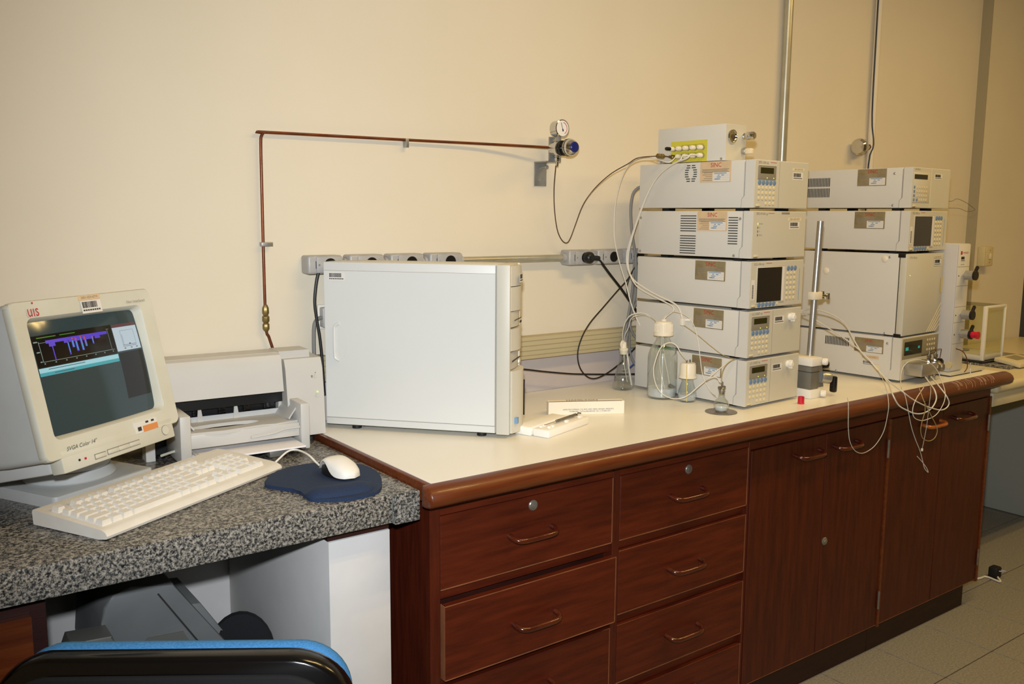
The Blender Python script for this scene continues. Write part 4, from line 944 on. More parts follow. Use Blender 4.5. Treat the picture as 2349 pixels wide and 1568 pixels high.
for u in (-.045, .0):
    b = B(); b.turn(FF.pt(u+.018, .066, .045), (0, 0, 1), [(.0085, 0), (.0085, .010), (.005, .012), (.0075, .015), (.0075, .024), (.003, .027), (.002, .038)], 8); b.build('check_valve', 'chrome', t)
    b = B(); b.turn(FF.pt(u+.018, .026, .045), (0, 0, -1), [(.0075, 0), (.0075, .010), (.004, .012), (.004, .02)], 8); b.build('check_valve', 'steel_dark', t)
b = B(); b.turn(FF.pt(.075, .055, .02), (0, -1, 0), [(.014, 0), (.014, .02), (.010, .024), (0, .0245)], 20); b.build('drain_valve', 'black_gloss', t)
b = B(); b.tube([FF.pt(-.027, .10, .045), FF.pt(-.02, .105, .05), FF.pt(.01, .106, .05), FF.pt(.055, .104, .045), FF.pt(.068, .095, .04), FF.pt(.07, .06, .035)], .0012, 6); b.tube([FF.pt(.018, .10, .045), FF.pt(.015, .112, .045), FF.pt(.0, .098, .05), FF.pt(-.05, .09, .03)], .0012, 6); b.build('steel_capillary', 'tube_steel', t)
# oven
OH = .2755; t = thing('column_oven', 'tall beige column oven with two round side plugs in the second stack', 'oven', (C2.x, C2.y, C2.z+.1505), R1, 'instrument modules')
B().box((-.13, .13), (-.184, .21), (.006, OH), .0015).build('casing', 'beige', t); B().box((-.1300, .13), (-.21, -.1865), (.0055, OH), .0025).build('front_door', 'beige_front', t)
B().box((-.128, .128), (-.1866, -.1838), (.008, OH-.002)).build('door_gasket', 'vent_dark', t)
b = B(); b.box((-.1312, -.11), (-.205, -.180), (OH-.012, OH+.001), .001); b.build('hinge', 'black', t); b = B(); b.box((-.1312, -.11), (-.205, -.180), (.0, .012), .001); b.build('hinge', 'black', t)
for u, v in ((-.078, .2077), (.1343, .2572)): b = B(); b.lathe([(.0115, 0), (.0115, .001), (.009, .003), (0, .004)], 22, SF.m @ Matrix.Translation((u, v, -.0006))); b.build('port_plug', 'cream_cap', t)
screws(t, [(.1515, .264), (.150, .010)]); text(FF, 'CTO-10A vp', -.115, OH-.012, .0095, 'grey_print', t)
number_label(t, .056, .110, .258, .266, '2001-059-4759'); barcode(FF, .058, .106, .232, .255, t)
b = B()
for k in range(5): b.tube([FF.pt(.035+.014*k, .008, .0003), FF.pt(.128, .105-.018*k, .0003)], .0007, 4, 0)
b.build('front_stripes', 'cream_label', t)
FF.slab(B(), (.116, .128), (.14, .19), (0, .0004)).build('yellow_label', 'yellow_tube', t); b = B(); FF.disc(b, -.105, .205, .0016, (0, .001), 8); b.build('status_light', 'led_green', t)
for x in (-.095, .095):
    for y in (-.15, .12): B().box((x-.014, x+.014), (y-.014, y+.014), (0, .0058)).build('foot', 'foot_black', t)
controller(C2, .4265, .1395, 'beige controller module with greyish screen in the stack with the oven', 'lcd_screen_blue')
t = module(C2, .5665, .1385, 'beige module with narrow dark display, topmost above the oven'); company_sticker(t, .0201, .1224, .0815, .1365); screws(t, [(.1493, .120), (.1493, .0172)])
vent(t, vbars(-.166, -.079, 15, .082, .1115)+vbars(-.166, -.079, 15, .0455, .0762)); text(FF, 'RF-10A xl', -.115, .1320, .008, 'grey_print', t)
p = FF.slab(B(), (-.126, -.010), (.026, .124), (0, .0012), .001).build('control_panel', 'pc_front', t)
FF.slab(B(), (-.121, -.033), (.101, .116), (.0011, .0018)).build('display', 'lcd_black', p)
for r in range(4):
    put_key(KSB, 'function_key', p, -.118, .075-.0135*r, .0012)
    for k in range(5): put_key(KS if not (r == 3 and k == 0) else KSB, 'number_key', p, -.098+.0155*k, .075-.0135*r, .0012)
b = B(); FF.slab(b, (-.0055, -.0035), (.0105, .1365), (0, .0004)); b.build('panel_divider', 'cream_label', t); barcode(FF, .018, .070, .103, .1215, t)

# --- tall valve tower
tw = Vector((3.046, -.603, T)); t = thing('valve_tower', 'tall narrow white valve tower with three lever knobs at the bench end', 'instrument', tw+Vector((.04, .13, 0)))
def W2(X, Y, Z, bev, nm, m, par=None): return B().box((X[0]-.04, X[1]-.04), (Y[0]-.13, Y[1]-.13), Z, bev).build(nm, m, par or t)
W2((-.012, .225), (-.012, .29), (.004, .014), .001, 'base_plate', 'beige_front'); W2((-.006, .215), (-.006, .28), (0, .0045), 0, 'foot', 'foot_black')
W2((0, .082), (0, .28), (.0145, .457), .004, 'tower_body', 'lilac_side')
TF = Face((-.04, -.13, 0), (1, 0, 0), (0, 0, 1)); TF.slab(B(), (.002, .080), (.018, .455), (0, .0015), .001).build('front_panel', 'beige', t)
for z in (.378, .312, .240, .186, .112): TF.slab(B(), (.002, .080), (z, z+.0012), (.0014, .0018)).build('panel_seam', 'seam', t)
for k, (z, red) in enumerate(((.350, 0), (.214, 0), (.147, 1))):
    kn = B().lathe([(.006, 0), (.006, .006), (.016, .008), (.016, .040), (.014, .042), (0, .0422)], 24, TF.m @ Matrix.Translation((.046, z, .0015))).build('valve_knob', 'steel', t)
    mm = TF.m @ Matrix.Translation((.046, z, .036)) @ Matrix.Rotation(math.radians(-38), 4, 'Z')
    B().box((-.0055, .0055), (.010, .038), (-.005, .005), .003, 2, mm).build('lever', 'black', kn); B().lathe([(.0165, 0), (.0165, .007)], 24, TF.m @ Matrix.Translation((.046, z, .038))).build('knob_ring', 'black', kn)
    if red: B().lathe([(.0115, .045), (.0115, .060), (.013, .062), (.013, .068), (0, .0682)], 18, TF.m @ Matrix.Translation((.046, z, 0))).build('red_cap', 'red_plastic', kn)
    b = B(); TF.disc(b, .012, z-.002, .0022, (.0015, .0025), 8); b.build('pin_hole', 'vent_dark', t)
TF.slab(B(), (.016, .026), (.420, .432), (.0015, .002)).build('logo_mark', 'red_print', t); text(TF, 'SHIMADZU', .029, .426, .0085, 'red_print', t, h=.0022, sx=.9); barcode(Face((-.04, -.1315, 0), (1, 0, 0), (0, 0, 1)), .018, .048, .395, .415, t); text(TF, '59-4760', .02, .386, .007, 'grey_print', t, h=.002)
b = B(); b.tube([TF.pt(.03, .095, .002), TF.pt(.045, .085, .02), TF.pt(.055, .06, .03), TF.pt(.062, .03, .03), TF.pt(.065, .012, .02)], .0016, 6); b.build('red_tube', 'copper', t); b = B(); b.tube([TF.pt(.07, .045, .035), TF.pt(.075, .025, .035), TF.pt(.068, -.0, .04)], .0016, 6); b.build('clear_tube', 'tube_clear', t)
b = B(); b.cyl((-.048, -.128, .040), (-.041, -.128, .040), .012, seg=16); b.build('side_plug', 'yellow_switch', t)

# ================================================================== RING STAND WITH VALVE BLOCK
rb = Vector((2.330, -.528, T)); t = thing('rod_stand', 'tall steel rod in a white and grey clamp block between instrument stacks', 'stand', rb)
B().box((-.030, .022), (-.045, .04), (0, .028), .003).build('lower_bracket', 'white_plastic', t); B().box((-.028, .012), (-.042, .035), (.0285, .098), .002).build('valve_block', 'grey_metal', t)
B().box((-.030, .022), (-.045, .04), (.0985, .124), .003).build('upper_bracket', 'white_plastic', t)
b = B(); b.box((-.0285, .0125), (-.0425, .0355), (.080, .0815)); b.build('block_seam', 'vent_dark', t)
for z in (.014, .111): B().lathe([(.010, 0), (.011, .003), (.011, .012), (.008, .016), (0, .0165)], 18, Matrix.Translation(Vector((.022, -.045, z))) @ Vector((.5, -1, 0)).to_track_quat('Z', 'Y').to_matrix().to_4x4()).build('thumb_screw', 'white_plastic', t)
B().lathe([(.014, 0), (.014, .02), (.010, .024), (0, .0242)], 18, Matrix.Translation(Vector((.05, -.02, .095))) @ Vector((.8, -.4, .1)).to_track_quat('Z', 'Y').to_matrix().to_4x4()).build('black_knob', 'black', t)
ax = Vector((.8, -.5, -.15)).normalized(); kn = B().lathe([(.017, 0), (.018, .004), (.018, .026), (.016, .03), (0, .0302)], 22, Matrix.Translation(Vector((.04, -.03, .06))) @ ax.to_track_quat('Z', 'Y').to_matrix().to_4x4()).build('valve_knob', 'steel', t)
B().box((.066, .082), (-.062, -.042), (.012, .062), .005, 2).build('lever', 'black', kn)
B().prism([(.02, 0), (.055, 0), (.04, .09), (.02, .09)], -.03, .03, Matrix(((1, 0, 0, 0), (0, 0, -1, 0), (0, 1, 0, .028), (0, 0, 0, 1)))).build('side_bracket', 'galv', t)
r0 = P(1857, 826, y=-.528)-rb; r1_ = P(1882.5, 507, y=-.528)-rb; r0 = r0+(r0-r1_).normalized()*.03
B().cyl(r0, r1_, .0098, seg=18).build('steel_rod', 'steel', t)
cm = r0+(r1_-r0)*((P(1868, 678, y=-.528).z-rb.z-r0.z)/(r1_.z-r0.z))
B().box((cm.x-.019, cm.x+.024), (cm.y-.012, cm.y+.012), (cm.z-.012, cm.z+.012), .003).build('rod_clamp', 'cream_cap', t)
b = B(); b.cyl(cm+Vector((.024, 0, 0)), cm+Vector((.055, -.01, -.002)), .004, seg=10); b.cyl(cm+Vector((.04, 0, -.009)), cm+Vector((.04, 0, .012)), .005, seg=10); b.cyl(cm+Vector((.054, -.01, -.012)), cm+Vector((.054, -.01, .006)), .005, seg=10); b.build('clamp_fitting', 'chrome', t)
rp_ = P(1840, 927, z=T); t = thing('red_cap', 'small red plastic cap standing on the worktop edge', 'cap', (rp_.x+.005, rp_.y+.008, T))
B().lathe([(.0098, 0), (.0102, .002), (.0094, .003), (.0092, .021), (.0080, .0215), (.0078, .004), (0, .004)], 22).build('cap_shell', 'red_plastic', t)

# ================================================================== GLASSWARE
def bottle(name, label, loc, prof, wl, capz, capr, ch, cat='bottle'):
    t = thing(name, label, cat, loc)
    B().lathe(prof, 40).build('glass_body', 'glass', t, ang=80)
    r = prof[2][0]-.0022
    if wl: B().lathe([(r*.85, .004), (r, .008), (r, wl), (0, wl)], 36).build('water', 'water', t, ang=50)
    return t
big = Vector((1.951, -.297, T)); t = bottle('reagent_bottle', 'large clear glass reagent bottle with cream screw cap and little water', big, [(0, .003), (.039, .0), (.0435, .005), (.0445, .02), (.0445, .122), (.043, .134), (.038, .148), (.029, .163), (.0215, .176), (.0195, .184), (.0195, .20)], .032, 0, 0, 0)
c = B(); c.lathe([(.030, .190), (.030, .196), (.0268, .199), (.0262, .226), (.024, .231), (.008, .233), (.008, .238), (0, .238)], 36); c.build('screw_cap', 'cream_cap', t)
b = B()
for k in range(36):
    a = 2*PI*k/36; b.cyl((.0266*math.cos(a), .0266*math.sin(a), .200), (.0262*math.cos(a), .0262*math.sin(a), .225), .0009, seg=4)
b.build('cap_ribs', 'cream_cap', t)
BFr = Face((0, 0, 0), (.8, -.6, 0), (0, 0, 1)); n_ = Vector((-.6, -.8, 0)); BFr.m = Matrix(((.8, .0, -.6, -.6*.039), (-.6, .0, -.8, -.8*.039), (0, 1, 0, .150), (0, 0, 0, 1)))
def ink(txt, u, v, s): 
    o = text(BFr, txt, u, v, s, 'green_ink', t, 'green_writing', align='CENTER', shear=.2); return o
ink('MeOH/H2O', -.002, .006, .0115); ink('95', -.008, -.006, .010)
B().tube([(.004, .004, .236), (.003, .002, .15), (.012, -.012, .07), (.020, -.016, .022)], .0016, 6).build('inlet_tube', 'tube_white', t); B().cyl((.010, -.020, .040), (.026, -.030, .030), .0055, seg=12).build('inlet_filter', 'grey_metal', t)
B().tube([(-.006, -.002, .236), (-.018, -.010, .16), (-.026, -.014, .10), (-.01, -.022, .03)], .0014, 6).build('inlet_tube', 'tube_white', t); B().cyl((-.014, -.024, .022), (-.002, -.028, .010), .0055, seg=12).build('inlet_filter', 'steel_dark', t)
sm = Vector((1.973, -.379, T)); t = bottle('small_reagent_bottle', 'small glass bottle with large cream cap beside the big reagent bottle', sm, [(0, .002), (.024, 0), (.0275, .005), (.0278, .018), (.026, .032), (.021, .048), (.0175, .060), (.0175, .076)], .022, 0, 0, 0)
B().lathe([(.0265, .071), (.0265, .076), (.0242, .078), (.0236, .108), (.021, .115), (0, .116)], 32).build('screw_cap', 'cream_cap', t)
B().tube([(-.020, -.014, .114), (-.021, -.016, .06), (-.020, -.018, .004)], .0012, 6).build('yellow_tube', 'yellow_tube', t); b = B(); b.cyl((-.006, 0, .115), (-.006, 0, .124), .0025, seg=8); b.cyl((.008, 0, .115), (.008, 0, .124), .0025, seg=8); b.build('cap_fitting', 'grey_metal', t)
B().cyl((-.004, -.006, .008), (.008, -.01, .008), .006, seg=12).build('inlet_filter', 'steel_dark', t)
er = Vector((1.947, -.132, T)); t = bottle('erlenmeyer_flask', 'empty conical glass flask with cream stopper beside the instrument stack', er, [(0, .002), (.030, 0), (.034, .004), (.0335, .010), (.0225, .060), (.0135, .092), (.0125, .118), (.0150, .124)], 0, 0, 0, 0, 'flask')
b = B(); b.lathe([(.0118, .112), (.0135, .126), (.0145, .130), (.009, .132), (.008, .150), (0, .151)], 18); b.tube([(-.010, -.002, .128), (-.015, -.003, .145), (-.008, -.004, .155), (-.002, -.003, .140)], .0035, 6); b.build('stopper', 'cream_cap', t)
b = B()
for z in (.045, .055, .066): b.tube([Vector(((.034-.0235*(z/.124)**.7*1.0)*math.cos(a)*1.0, (.034-.0235*(z/.124)**.7)*math.sin(a), z)) for a in [-2.6+.12*k for k in range(10)]], .0004, 4, 0)
b.build('graduation_marks', 'white_label', t)
B().tube([(.002, 0, .14), (.004, .0, .08), (.022, .004, .02)], .0013, 6).build('inlet_tube', 'tube_white', t); B().tube([(.010, -.004, .12), (.016, -.01, .06), (.026, -.012, .012)], .0028, 6).build('sinker', 'white_plastic', t)
vf = Vector((1.940, -.538, T)); t = thing('steel_disc', 'thin round steel disc lying under the little flask', 'disc', vf); B().lathe([(0, 0), (.044, 0), (.0445, .001), (.044, .002), (0, .002)], 40).build('disc_plate', 'steel_dark', t)
v2 = vf+Vector((0, 0, .0022)); t = bottle('little_flask', 'little round glass flask with metal stopper standing on the steel disc', v2, [(0, .001), (.015, 0), (.0205, .008), (.0215, .018), (.018, .030), (.009, .040), (.008, .058), (.010, .062)], .018, 0, 0, 0, 'flask')
b = B(); b.lathe([(.0075, .050), (.009, .062), (.007, .066), (.003, .07), (.003, .084), (0, .0845)], 14); b.box((-.014, .012), (-.004, .004), (.064, .072), .002); b.build('stopper', 'steel_dark', t)

# ================================================================== SYRINGE BOX AND CASE
ba = P(1258, 952, z=T); bb = P(1432, 948, z=T); rz = math.atan2(bb.y-ba.y, bb.x-ba.x); L = (bb-ba).length
t = thing('syringe_carton', 'long white printed carton lying on the worktop beside the tower', 'box', ba, rz)
B().box((0, L), (0, .030), (0, .036), .0008, 1).build('carton_body', 'white_card', t)
CF = Face((0, 0, 0), (1, 0, 0), (0, 0, 1)); text(CF, 'HAMILTON COMPANY • P.O. BOX 10030 • RENO, NEVADA • 89520-0012', .040, .0145, .0052, 'navy_print', t, sx=.86); text(CF, '775-858-3000 • Toll Free 800-648-5950 • Fax +1-775-856-7259', .058, .0090, .0052, 'navy_print', t, sx=.86)
CT = Face((0, 0, .036), (1, 0, 0), (0, 1, 0)); CT.slab(B(), (.002, L-.006), (.003, .008), (0, .0003)).build('blue_stripe', 'navy_print', t); text(CT, 'HAMILTON', .052, .019, .016, 'navy_print', t, sx=1.1)
ca, cb = P(1222, 1000, z=T), P(1352, 972, z=T); pa_, pb_ = P(1258, 1006, z=T), P(1191, 990, z=T)
rz = math.atan2((cb-pa_).y, (cb-pa_).x); L = (cb-pa_).length
t = thing('syringe_case', 'open white foam syringe case lying in front of the carton', 'case', pa_, rz)
B().box((0, L), (0, .047), (0, .020), .004, 3).build('case_base', 'white_foam', t); B().box((-.006, L-.03), (.049, .098), (0, .022), .004, 3).build('case_lid', 'white_foam', t)
for x, w_ in ((.02, .012), (.035, .01), (.10, .014), (.165, .02)):
    B().box((x, x+w_), (.010, .018), (.0195, .026), .002).build('foam_ridge', 'white_foam', t); B().box((x-.004, x+w_-.004), (.032, .040), (.0195, .025), .002).build('foam_ridge', 'white_foam', t)
sy = Vector((0, 0, 0)); s_ = Vector(pa_)+Vector((math.cos(rz)*.02-math.sin(rz)*.025, math.sin(rz)*.02+math.cos(rz)*.025, .0235))
t = thing('syringe', 'thin glass syringe with dark metal needle resting in the open case', 'syringe', s_, rz)
B().cyl((.055, 0, .004), (.150, 0, .004), .0034, seg=10).build('barrel', 'steel_dark', t); B().cyl((.0, 0, .004), (.055, 0, .004), .0008, seg=6).build('needle', 'steel', t); B().cyl((.150, 0, .004), (.172, .002, .004), .0012, seg=6).build('plunger', 'steel_dark', t); b = B(); b.cyl((.148, -.006, .004), (.148, .006, .004), .0016, seg=6); b.cyl((.17, -.004, .004), (.17, .006, .004), .0016, seg=6); b.build('finger_flange', 'dark_print', t)

# ================================================================== BALANCE ON THE SIDE COUNTER, FLOOR PLUG
bo = Vector((3.77, -.30, .852)); t = thing('analytical_balance', 'analytical balance with white framed glass draft shield on the side counter', 'balance', bo)
B().box((-.10, .30), (-.22, .20), (0, .010), .002).build('granite_plate', 'granite', t)
B().box((-.085, .095), (-.10, .17), (.016, .040), .006).build('balance_base', 'beige_front', t); B().box((-.10, .11), (-.12, .18), (.0102, .016)).build('foot', 'black', t)
B().lathe([(.0, .0405), (.03, .0405), (.034, .043), (.034, .045), (0, .0455)], 28, Matrix.Translation((0, .03, 0))).build('weighing_pan', 'steel', t)
for x, y, r in ((-.078, -.10, .007), (.084, -.10, .0045), (-.078, .16, .004), (.084, .16, .004)): B().box((x-r, x+r), (y-r, y+r), (.018, .240), .001).build('corner_post', 'white_plastic' if y < 0 else 'old_grey', t)
b = B(); b.box((-.078, .084), (-.105, -.096), (.232, .241), .001); b.build('top_rail', 'white_plastic', t); B().box((-.078, .084), (.156, .164), (.165, .175)).build('cross_bar', 'old_grey', t)
for nm, X, Y, Z in (('glass_pane', (-.073, .080), (-.1008, -.0992), (.041, .232)), ('glass_pane', (-.0788, -.0772), (-.094, .157), (.041, .238)), ('glass_pane', (.0832, .0848), (-.094, .157), (.041, .238)), ('glass_pane', (-.075, .081), (-.094, .157), (.2385, .2400))): B().box(X, Y, Z).build(nm, 'pane', t)
kp = Matrix.Translation((.03, -.18, .013)) @ Matrix.Rotation(math.radians(8), 4, 'X'); B().box((-.085, .10), (-.06, .045), (0, .016), .003, 2, kp).build('keypad', 'cream_counter', t); B().box((-.03, .06), (-.02, .03), (.0161, .0166), 0, 1, kp).build('keypad_display', 'panel_olive', t)
fp = P(2283, 1308, z=.03); t = thing('floor_plug', 'black plug with white cord lying on the floor past the bench end', 'plug', (fp.x, fp.y, 0))
B().box((-.022, .022), (-.018, .02), (.0005, .048), .009, 3).build('plug_body', 'rubber', t); b = B(); b.cyl((.01, -.015, .035), (.016, -.035, .035), .0025, seg=8); b.cyl((-.006, -.015, .035), (.0, -.035, .035), .0025, seg=8); b.build('plug_pin', 'steel', t)
B().tube([Vector((-.008, -.012, .012)), Vector((-.04, -.04, .006)), P(2262, 1322, z=.005)-Vector((fp.x, fp.y, 0)), P(2240, 1327, z=.005)-Vector((fp.x, fp.y, 0)), Vector((-.30, .10, .005))], .004, 7).build('cord', 'white_plastic', t)

# ================================================================== LOOSE TUBING AND CABLES
def LS(C, px, py, xl):      # on a plane parallel to a stack's side face
    c, s = math.cos(R1), math.sin(R1); o = Vector((C.x, C.y, 0)); n = Vector((c, s, 0)); d = _f*FPX+_r*(px-IW/2)-_u*(py-IH/2)
    tt = ((o+n*xl-CAM).dot(n))/d.dot(n); return CAM+d*tt
def run(name, label, cat, pts, r, m, group=None, seg=7):
    o = Vector(pts[0]); b = B(); b.tube([Vector(p)-o for p in pts], r, seg, 5); ob = b.build(name, m, None, ang=80); ob.location = o; return tag(ob, label, cat, group)
S = lambda px, py, xl=-.150: LS(C1, px, py, xl)
# steel gas capillary: regulator -> valve box, with brass union
vin = C1+Vector((0, 0, 5*PIT)); pin = Matrix.Translation(vin) @ Matrix.Rotation(R1, 4, 'Z') @ VF.pt(-.099, .0205, .026)
def lerp_y(pxs, ys): return [P(a, c, y=y) for (a, c), y in zip(pxs, ys)]
pts = lerp_y([(1275, 380), (1271, 430), (1272, 480), (1278, 525), (1288, 549), (1299, 557), (1308, 547), (1320, 515), (1335, 475), (1352, 447), (1375, 421), (1405, 396), (1440, 376)], [-.071, -.05, -.04, -.035, -.035, -.035, -.035, -.04, -.045, -.055, -.08, -.12, -.17])
un = pin+Vector((-.028, .008, .001)); pts += [un+Vector((-.06, .03, -.006)), un, pin]
run('gas_capillary', 'thin brown steel capillary looping from the regulator to the valve box', 'tube', pts, .0016, 'tube_steel')
t = thing('brass_union', 'brass union fitting on the capillary beside the yellow panel', 'fitting', un); dv = (pin-un).normalized(); B().turn(-dv*.014, dv, [(.004, 0), (.007, .003), (.007, .012), (.0055, .0135), (.007, .015), (.007, .024), (.004, .028)], 8).build('union_body', 'brass', t)
GW = 'white tubes from the valve box'
pt0 = Matrix.Translation(vin) @ Matrix.Rotation(R1, 4, 'Z') @ VF.pt(.007, .0205, .024)
run('white_tube', 'thick white tube sweeping from the valve box down past the stack', 'tube', [pt0, pt0+Vector((-.02, .01, .0)), S(1575, 363), S(1545, 375), S(1518, 395), S(1495, 425), S(1475, 468), S(1458, 515), S(1445, 555), S(1438, 585), S(1440, 615), S(1452, 640), S(1475, 658), S(1510, 678), S(1540, 692), S(1557, 706), S(1565, 730)], .0028, 'tube_white', GW)
pt1 = Matrix.Translation(vin) @ Matrix.Rotation(R1, 4, 'Z') @ VF.pt(-.020, .0205, .024)
run('white_tube', 'white tube beside the thick one ending at the bottle cap', 'tube', [pt1, pt1+Vector((-.02, .012, -.002)), S(1560, 367, -.155), S(1532, 384, -.155), S(1508, 406, -.155), S(1488, 440, -.155), S(1468, 490, -.155), S(1450, 545, -.155), S(1441, 590, -.155), S(1444, 625, -.155), S(1460, 655, -.155), S(1490, 675, -.155), S(1525, 692, -.155), S(1542, 702, -.155), S(1545, 712, -.158), S(1530, 724, -.162), big+Vector((.004, .004, .237))], .0022, 'tube_white', GW)
pt2 = Matrix.Translation(vin) @ Matrix.Rotation(R1, 4, 'Z') @ VF.pt(-.073, .0205, .024)
run('white_tube', 'thin white tube arching left of the stack and down behind it', 'tube', [pt2, S(1535, 372), S(1510, 366), S(1487, 361), S(1462, 366), S(1440, 382), S(1424, 415), S(1413, 460), S(1409, 505), S(1410, 550), S(1418, 590), S(1428, 625), S(1436, 650), S(1446, 690), S(1458, 725, -.14), S(1475, 760, -.12)], .0020, 'tube_white', GW)
# fine tubing about the bottles
GF = 'fine tubing around the glassware'
mc = S(1566, 737, -.152); t = thing('tube_manifold', 'little white tube junction hanging before the stack above the bottles', 'fitting', mc); B().box((-.006, .006), (-.006, .006), (-.012, .010), .002).build('junction_body', 'white_plastic', t); B().cyl((0, 0, .004), (.022, -.012, .004), .004, seg=10).build('side_arm', 'white_plastic', t)
run('fine_tube', 'fine tube from the large bottle cap down to the little flask', 'tube', [big+Vector((-.004, 0, .237)), S(1528, 722, -.16), S(1542, 715, -.16), S(1562, 718, -.16), S(1582, 730, -.158), S(1594, 752, -.158), S(1602, 785, -.158), S(1606, 820, -.158), S(1610, 850, -.16), S(1616, 872, -.16), S(1632, 900, -.16), vf+Vector((-.010, .012, .045))], .0012, 'tube_white', GF, 6)
run('fine_tube', 'fine tube from the junction to the seam between the pumps', 'tube', [mc+Vector((0, 0, -.01)), S(1575, 750), S(1600, 768), S(1630, 793), S(1655, 812), S(1672, 820), S(1684, 823, -.133)], .0010, 'tube_beige', GF, 6)
run('fine_tube', 'white tube arching from the small bottle cap around the large bottle', 'tube', [sm+Vector((-.006, 0, .122)), P(1562, 810, y=-.385), P(1553, 794, y=-.375), P(1541, 786, y=-.362), P(1527, 788, y=-.355), P(1514, 800, y=-.352), P(1504, 825, y=-.35), P(1499, 850, y=-.35), P(1504, 880, y=-.352), P(1518, 902, y=-.365), P(1540, 913, y=-.395), P(1562, 913, y=-.425), P(1580, 905, y=-.435), P(1600, 888, y=-.45), P(1622, 870, y=-.46), P(1650, 846, y=-.48), P(1672, 830, y=-.50), S(1686, 825, -.134)], .0017, 'tube_white', GF, 6)
run('fine_tube', 'white tube rising from the little flask stopper to the pump seam', 'tube', [vf+Vector((0, 0, .085)), P(1655, 868, y=-.535), P(1658, 850, y=-.53), P(1666, 836, y=-.525), P(1678, 827, y=-.52), S(1688, 824, -.134)], .0013, 'tube_beige', GF, 6)
run('fine_tube', 'short white tube hooked over from the little flask stopper', 'tube', [vf+Vector((-.003, 0, .085)), P(1651, 876, y=-.53), P(1647, 868, y=-.525), P(1640, 864, y=-.52), P(1630, 866, y=-.51), P(1618, 873, y=-.49)], .0015, 'tube_white', GF, 6)
run('fine_tube', 'outer of two white tubes arching from the conical flask', 'tube', [er+Vector((-.004, -.002, .150)), P(1428, 770, y=-.15), P(1432, 745, y=-.17), P(1441, 728, y=-.19), P(1453, 720, y=-.20), P(1472, 718, y=-.21), P(1490, 724, y=-.225), big+Vector((-.02, .0, .226))], .0016, 'tube_white', GF, 6)
run('fine_tube', 'inner of two white tubes arching from the conical flask', 'tube', [er+Vector((.004, 0, .150)), P(1434, 768, y=-.15), P(1442, 750, y=-.165), P(1447, 732, y=-.18), P(1458, 724, y=-.195), P(1478, 722, y=-.21), P(1496, 730, y=-.225), big+Vector((-.018, -.004, .224))], .0013, 'tube_white', GF, 6)
# cables behind the stack
GC = 'grey cables behind the five module stack'
def wallrun(name, label, q, r, m, grp=None): return run(name, label, 'cable', [P(a, c, y=y) for a, c, y in q], r, m, grp)
wallrun('grey_cable', 'thick grey cable from the top module down to the outlet boxes', [(1472, 428, -.10), (1462, 432, -.085), (1452, 445, -.075), (1447, 475, -.07), (1448, 515, -.07), (1452, 550, -.07), (1458, 590, -.07), (1459, 640, -.065), (1456, 690, -.06)], .0048, 'cable_grey', GC)
wallrun('grey_cable', 'grey cable hanging nearest the stack edge below the outlet boxes', [(1463, 590, -.06), (1460, 630, -.06), (1456, 675, -.06), (1448, 720, -.06), (1440, 760, -.06), (1434, 800, -.06), (1432, 850, -.06)], .0045, 'cable_grey', GC)
wallrun('grey_cable', 'grey cable hanging outermost of the bundle below the outlet boxes', [(1455, 596, -.06), (1453, 640, -.055), (1446, 695, -.055), (1437, 745, -.055), (1428, 790, -.055), (1424, 830, -.055)], .0045, 'cable_grey', GC)
wallrun('grey_cable', 'grey cable bowing out of the bundle toward the pump modules', [(1462, 690, -.07), (1450, 715, -.07), (1446, 745, -.07), (1452, 765, -.07), (1460, 775, -.075), (1472, 785, -.08)], .004, 'cable_grey', GC)
wallrun('grey_cable', 'grey cable rising from the worktop behind the conical flask', [(1442, 740, -.05), (1444, 780, -.05), (1446, 810, -.05), (1455, 832, -.055), (1470, 845, -.07)], .004, 'cable_grey', GC)
wallrun('blue_cable', 'short blue cable showing behind the conical flask', [(1440, 848, -.05), (1450, 838, -.05), (1462, 828, -.055)], .0025, 'blue_cable')
wallrun('black_cable', 'thin black cable looping wide below the black plug', [(1466, 600, -.075), (1455, 614, -.06), (1440, 640, -.045), (1415, 668, -.04), (1385, 703, -.035), (1352, 742, -.05), (1333, 778, -.055), (1325, 812, -.055), (1330, 842, -.055), (1345, 862, -.055), (1363, 868, -.055), (1385, 860, -.055), (1410, 843, -.055), (1435, 822, -.05), (1452, 802, -.05), (1468, 788, -.06)], .0022, 'cable_black')
wallrun('black_cable', 'black cable running level along the wall behind the worktop', [(930, 836, -.03), (1060, 838, -.035), (1140, 841, -.045), (1205, 847, -.05), (1250, 852, -.05), (1310, 857, -.05), (1360, 858, -.05), (1420, 858, -.05), (1470, 857, -.05)], .0026, 'cable_black')
wallrun('black_cable', 'thin black cable curving down beside the grey bundle', [(1462, 608, -.07), (1450, 622, -.06), (1441, 645, -.055), (1438, 665, -.055), (1442, 688, -.05)], .0018, 'cable_black')
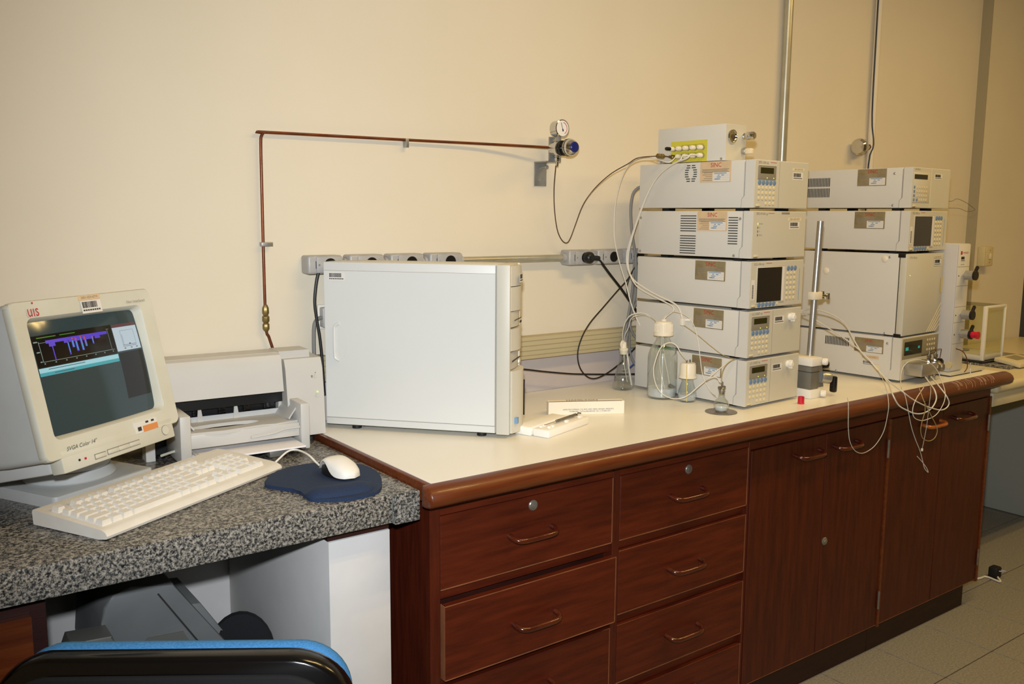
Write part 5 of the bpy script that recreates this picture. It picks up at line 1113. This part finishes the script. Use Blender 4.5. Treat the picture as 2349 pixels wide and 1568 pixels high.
# tubing over the bench edge
GL = 'clear tubes hanging over the bench edge'
def hang(label, q, r, m): return run('hanging_tube', label, 'tube', [P(a, c, y=y) for a, c, y in q], r, m, GL, 6)
hang('thick white tube crossing to the bench end and looping round once', [(1838, 712, -.50), (1858, 709, -.50), (1878, 711, -.505), (1910, 722, -.51), (1938, 742, -.52), (1958, 778, -.53), (1978, 810, -.55), (2000, 832, -.57), (2022, 858, -.60), (2038, 880, -.64), (2048, 905, -.71), (2061, 928.6, -.72), (2079, 940, -.722), (2099, 948, -.724), (2119.5, 946.7, -.724), (2137.6, 935, -.722), (2147.7, 915, -.72), (2144, 895, -.71), (2133, 879, -.67), (2122, 863, -.63)], .0023, 'tube_white')
hang('white tube crossing lower to the bench end and looping wide', [(1838, 716, -.49), (1862, 728, -.495), (1900, 752, -.51), (1950, 785, -.53), (1985, 815, -.56), (2015, 850, -.60), (2042, 876, -.65), (2068, 896, -.71), (2090, 913, -.72), (2113, 926, -.722), (2135, 935, -.724), (2158, 940, -.724), (2171, 935, -.722), (2177, 924, -.722), (2171, 908, -.72), (2153, 884, -.69), (2136, 864, -.64)], .0021, 'tube_white')
hang('fine tube hanging in a deep loop before the door handles', [(2014, 848, -.60), (2026, 872, -.64), (2034, 895, -.70), (2038.5, 926, -.725), (2036, 951, -.725), (2027, 989, -.72), (2009, 1019, -.715), (1991, 1034, -.71), (1975, 1039, -.71), (1960, 1032, -.71), (1949.5, 1012, -.712), (1946, 983, -.716), (1946, 950, -.716), (1946, 925, -.71), (1944, 912, -.675)], .0011, 'tube_clear')
hang('clear tube arching over the pump heads into a loop', [(2068, 892, -.70), (2066, 870, -.66), (2070, 846, -.655), (2080, 832, -.655), (2096, 825, -.655), (2115, 826, -.655), (2135, 834, -.66), (2149, 848, -.665), (2160, 872, -.68), (2168, 900, -.715), (2164.6, 924, -.728), (2149, 949, -.728), (2131, 960, -.728), (2113, 964, -.726), (2097, 957, -.726), (2093.6, 938, -.726), (2101.5, 915, -.722), (2119, 888, -.70)], .0013, 'tube_white')
hang('clear tube hanging lowest with a folded end', [(2066, 880, -.66), (2070, 893, -.71), (2077, 910, -.72), (2083.5, 942, -.72), (2090, 976, -.715), (2099, 1005, -.71), (2110.5, 1034, -.705), (2117, 1059, -.70), (2121, 1074, -.70), (2129, 1083, -.70), (2126, 1074, -.70), (2117, 1061, -.70), (2104, 1046, -.70)], .0012, 'tube_white')
hang('yellowish tube in a long narrow loop', [(2108, 888, -.70), (2119.5, 920, -.73), (2135, 951, -.73), (2146.6, 974, -.73), (2150, 989, -.73), (2144, 1004, -.728), (2131, 1011, -.728), (2117, 1005, -.728), (2112, 987, -.728), (2115, 967, -.73), (2122, 942, -.732), (2121, 920, -.732)], .0013, 'tube_beige')
hang('fine violet grey tube hanging straight with a ferrule', [(2134, 886, -.695), (2135, 897, -.72), (2132, 924, -.725), (2126, 974, -.72), (2119.5, 1010, -.715), (2115, 1030, -.71)], .0009, 'tube_clear')
t = thing('tube_ferrule', 'tiny beige ferrule on the end of a fine hanging tube', 'fitting', P(2115, 1031, y=-.71)); B().cyl((0, 0, -.004), (0, 0, .004), .0035, seg=10).build('ferrule_ring', 'cream_cap', t)
run('fine_wire', 'thin wire sticking out past the top module of the oven stack', 'wire', [Vector((3.02, -.42, 1.54)), P(2172, 461, y=-.42), P(2195, 456, y=-.40), (P(2215, 464, y=-.40)), P(2232, 476, y=-.40), P(2236, 482, y=-.40), P(2220, 485, y=-.42), P(2200, 478, y=-.44), P(2176, 477, y=-.46)], .0008, 'tube_steel', None, 5)
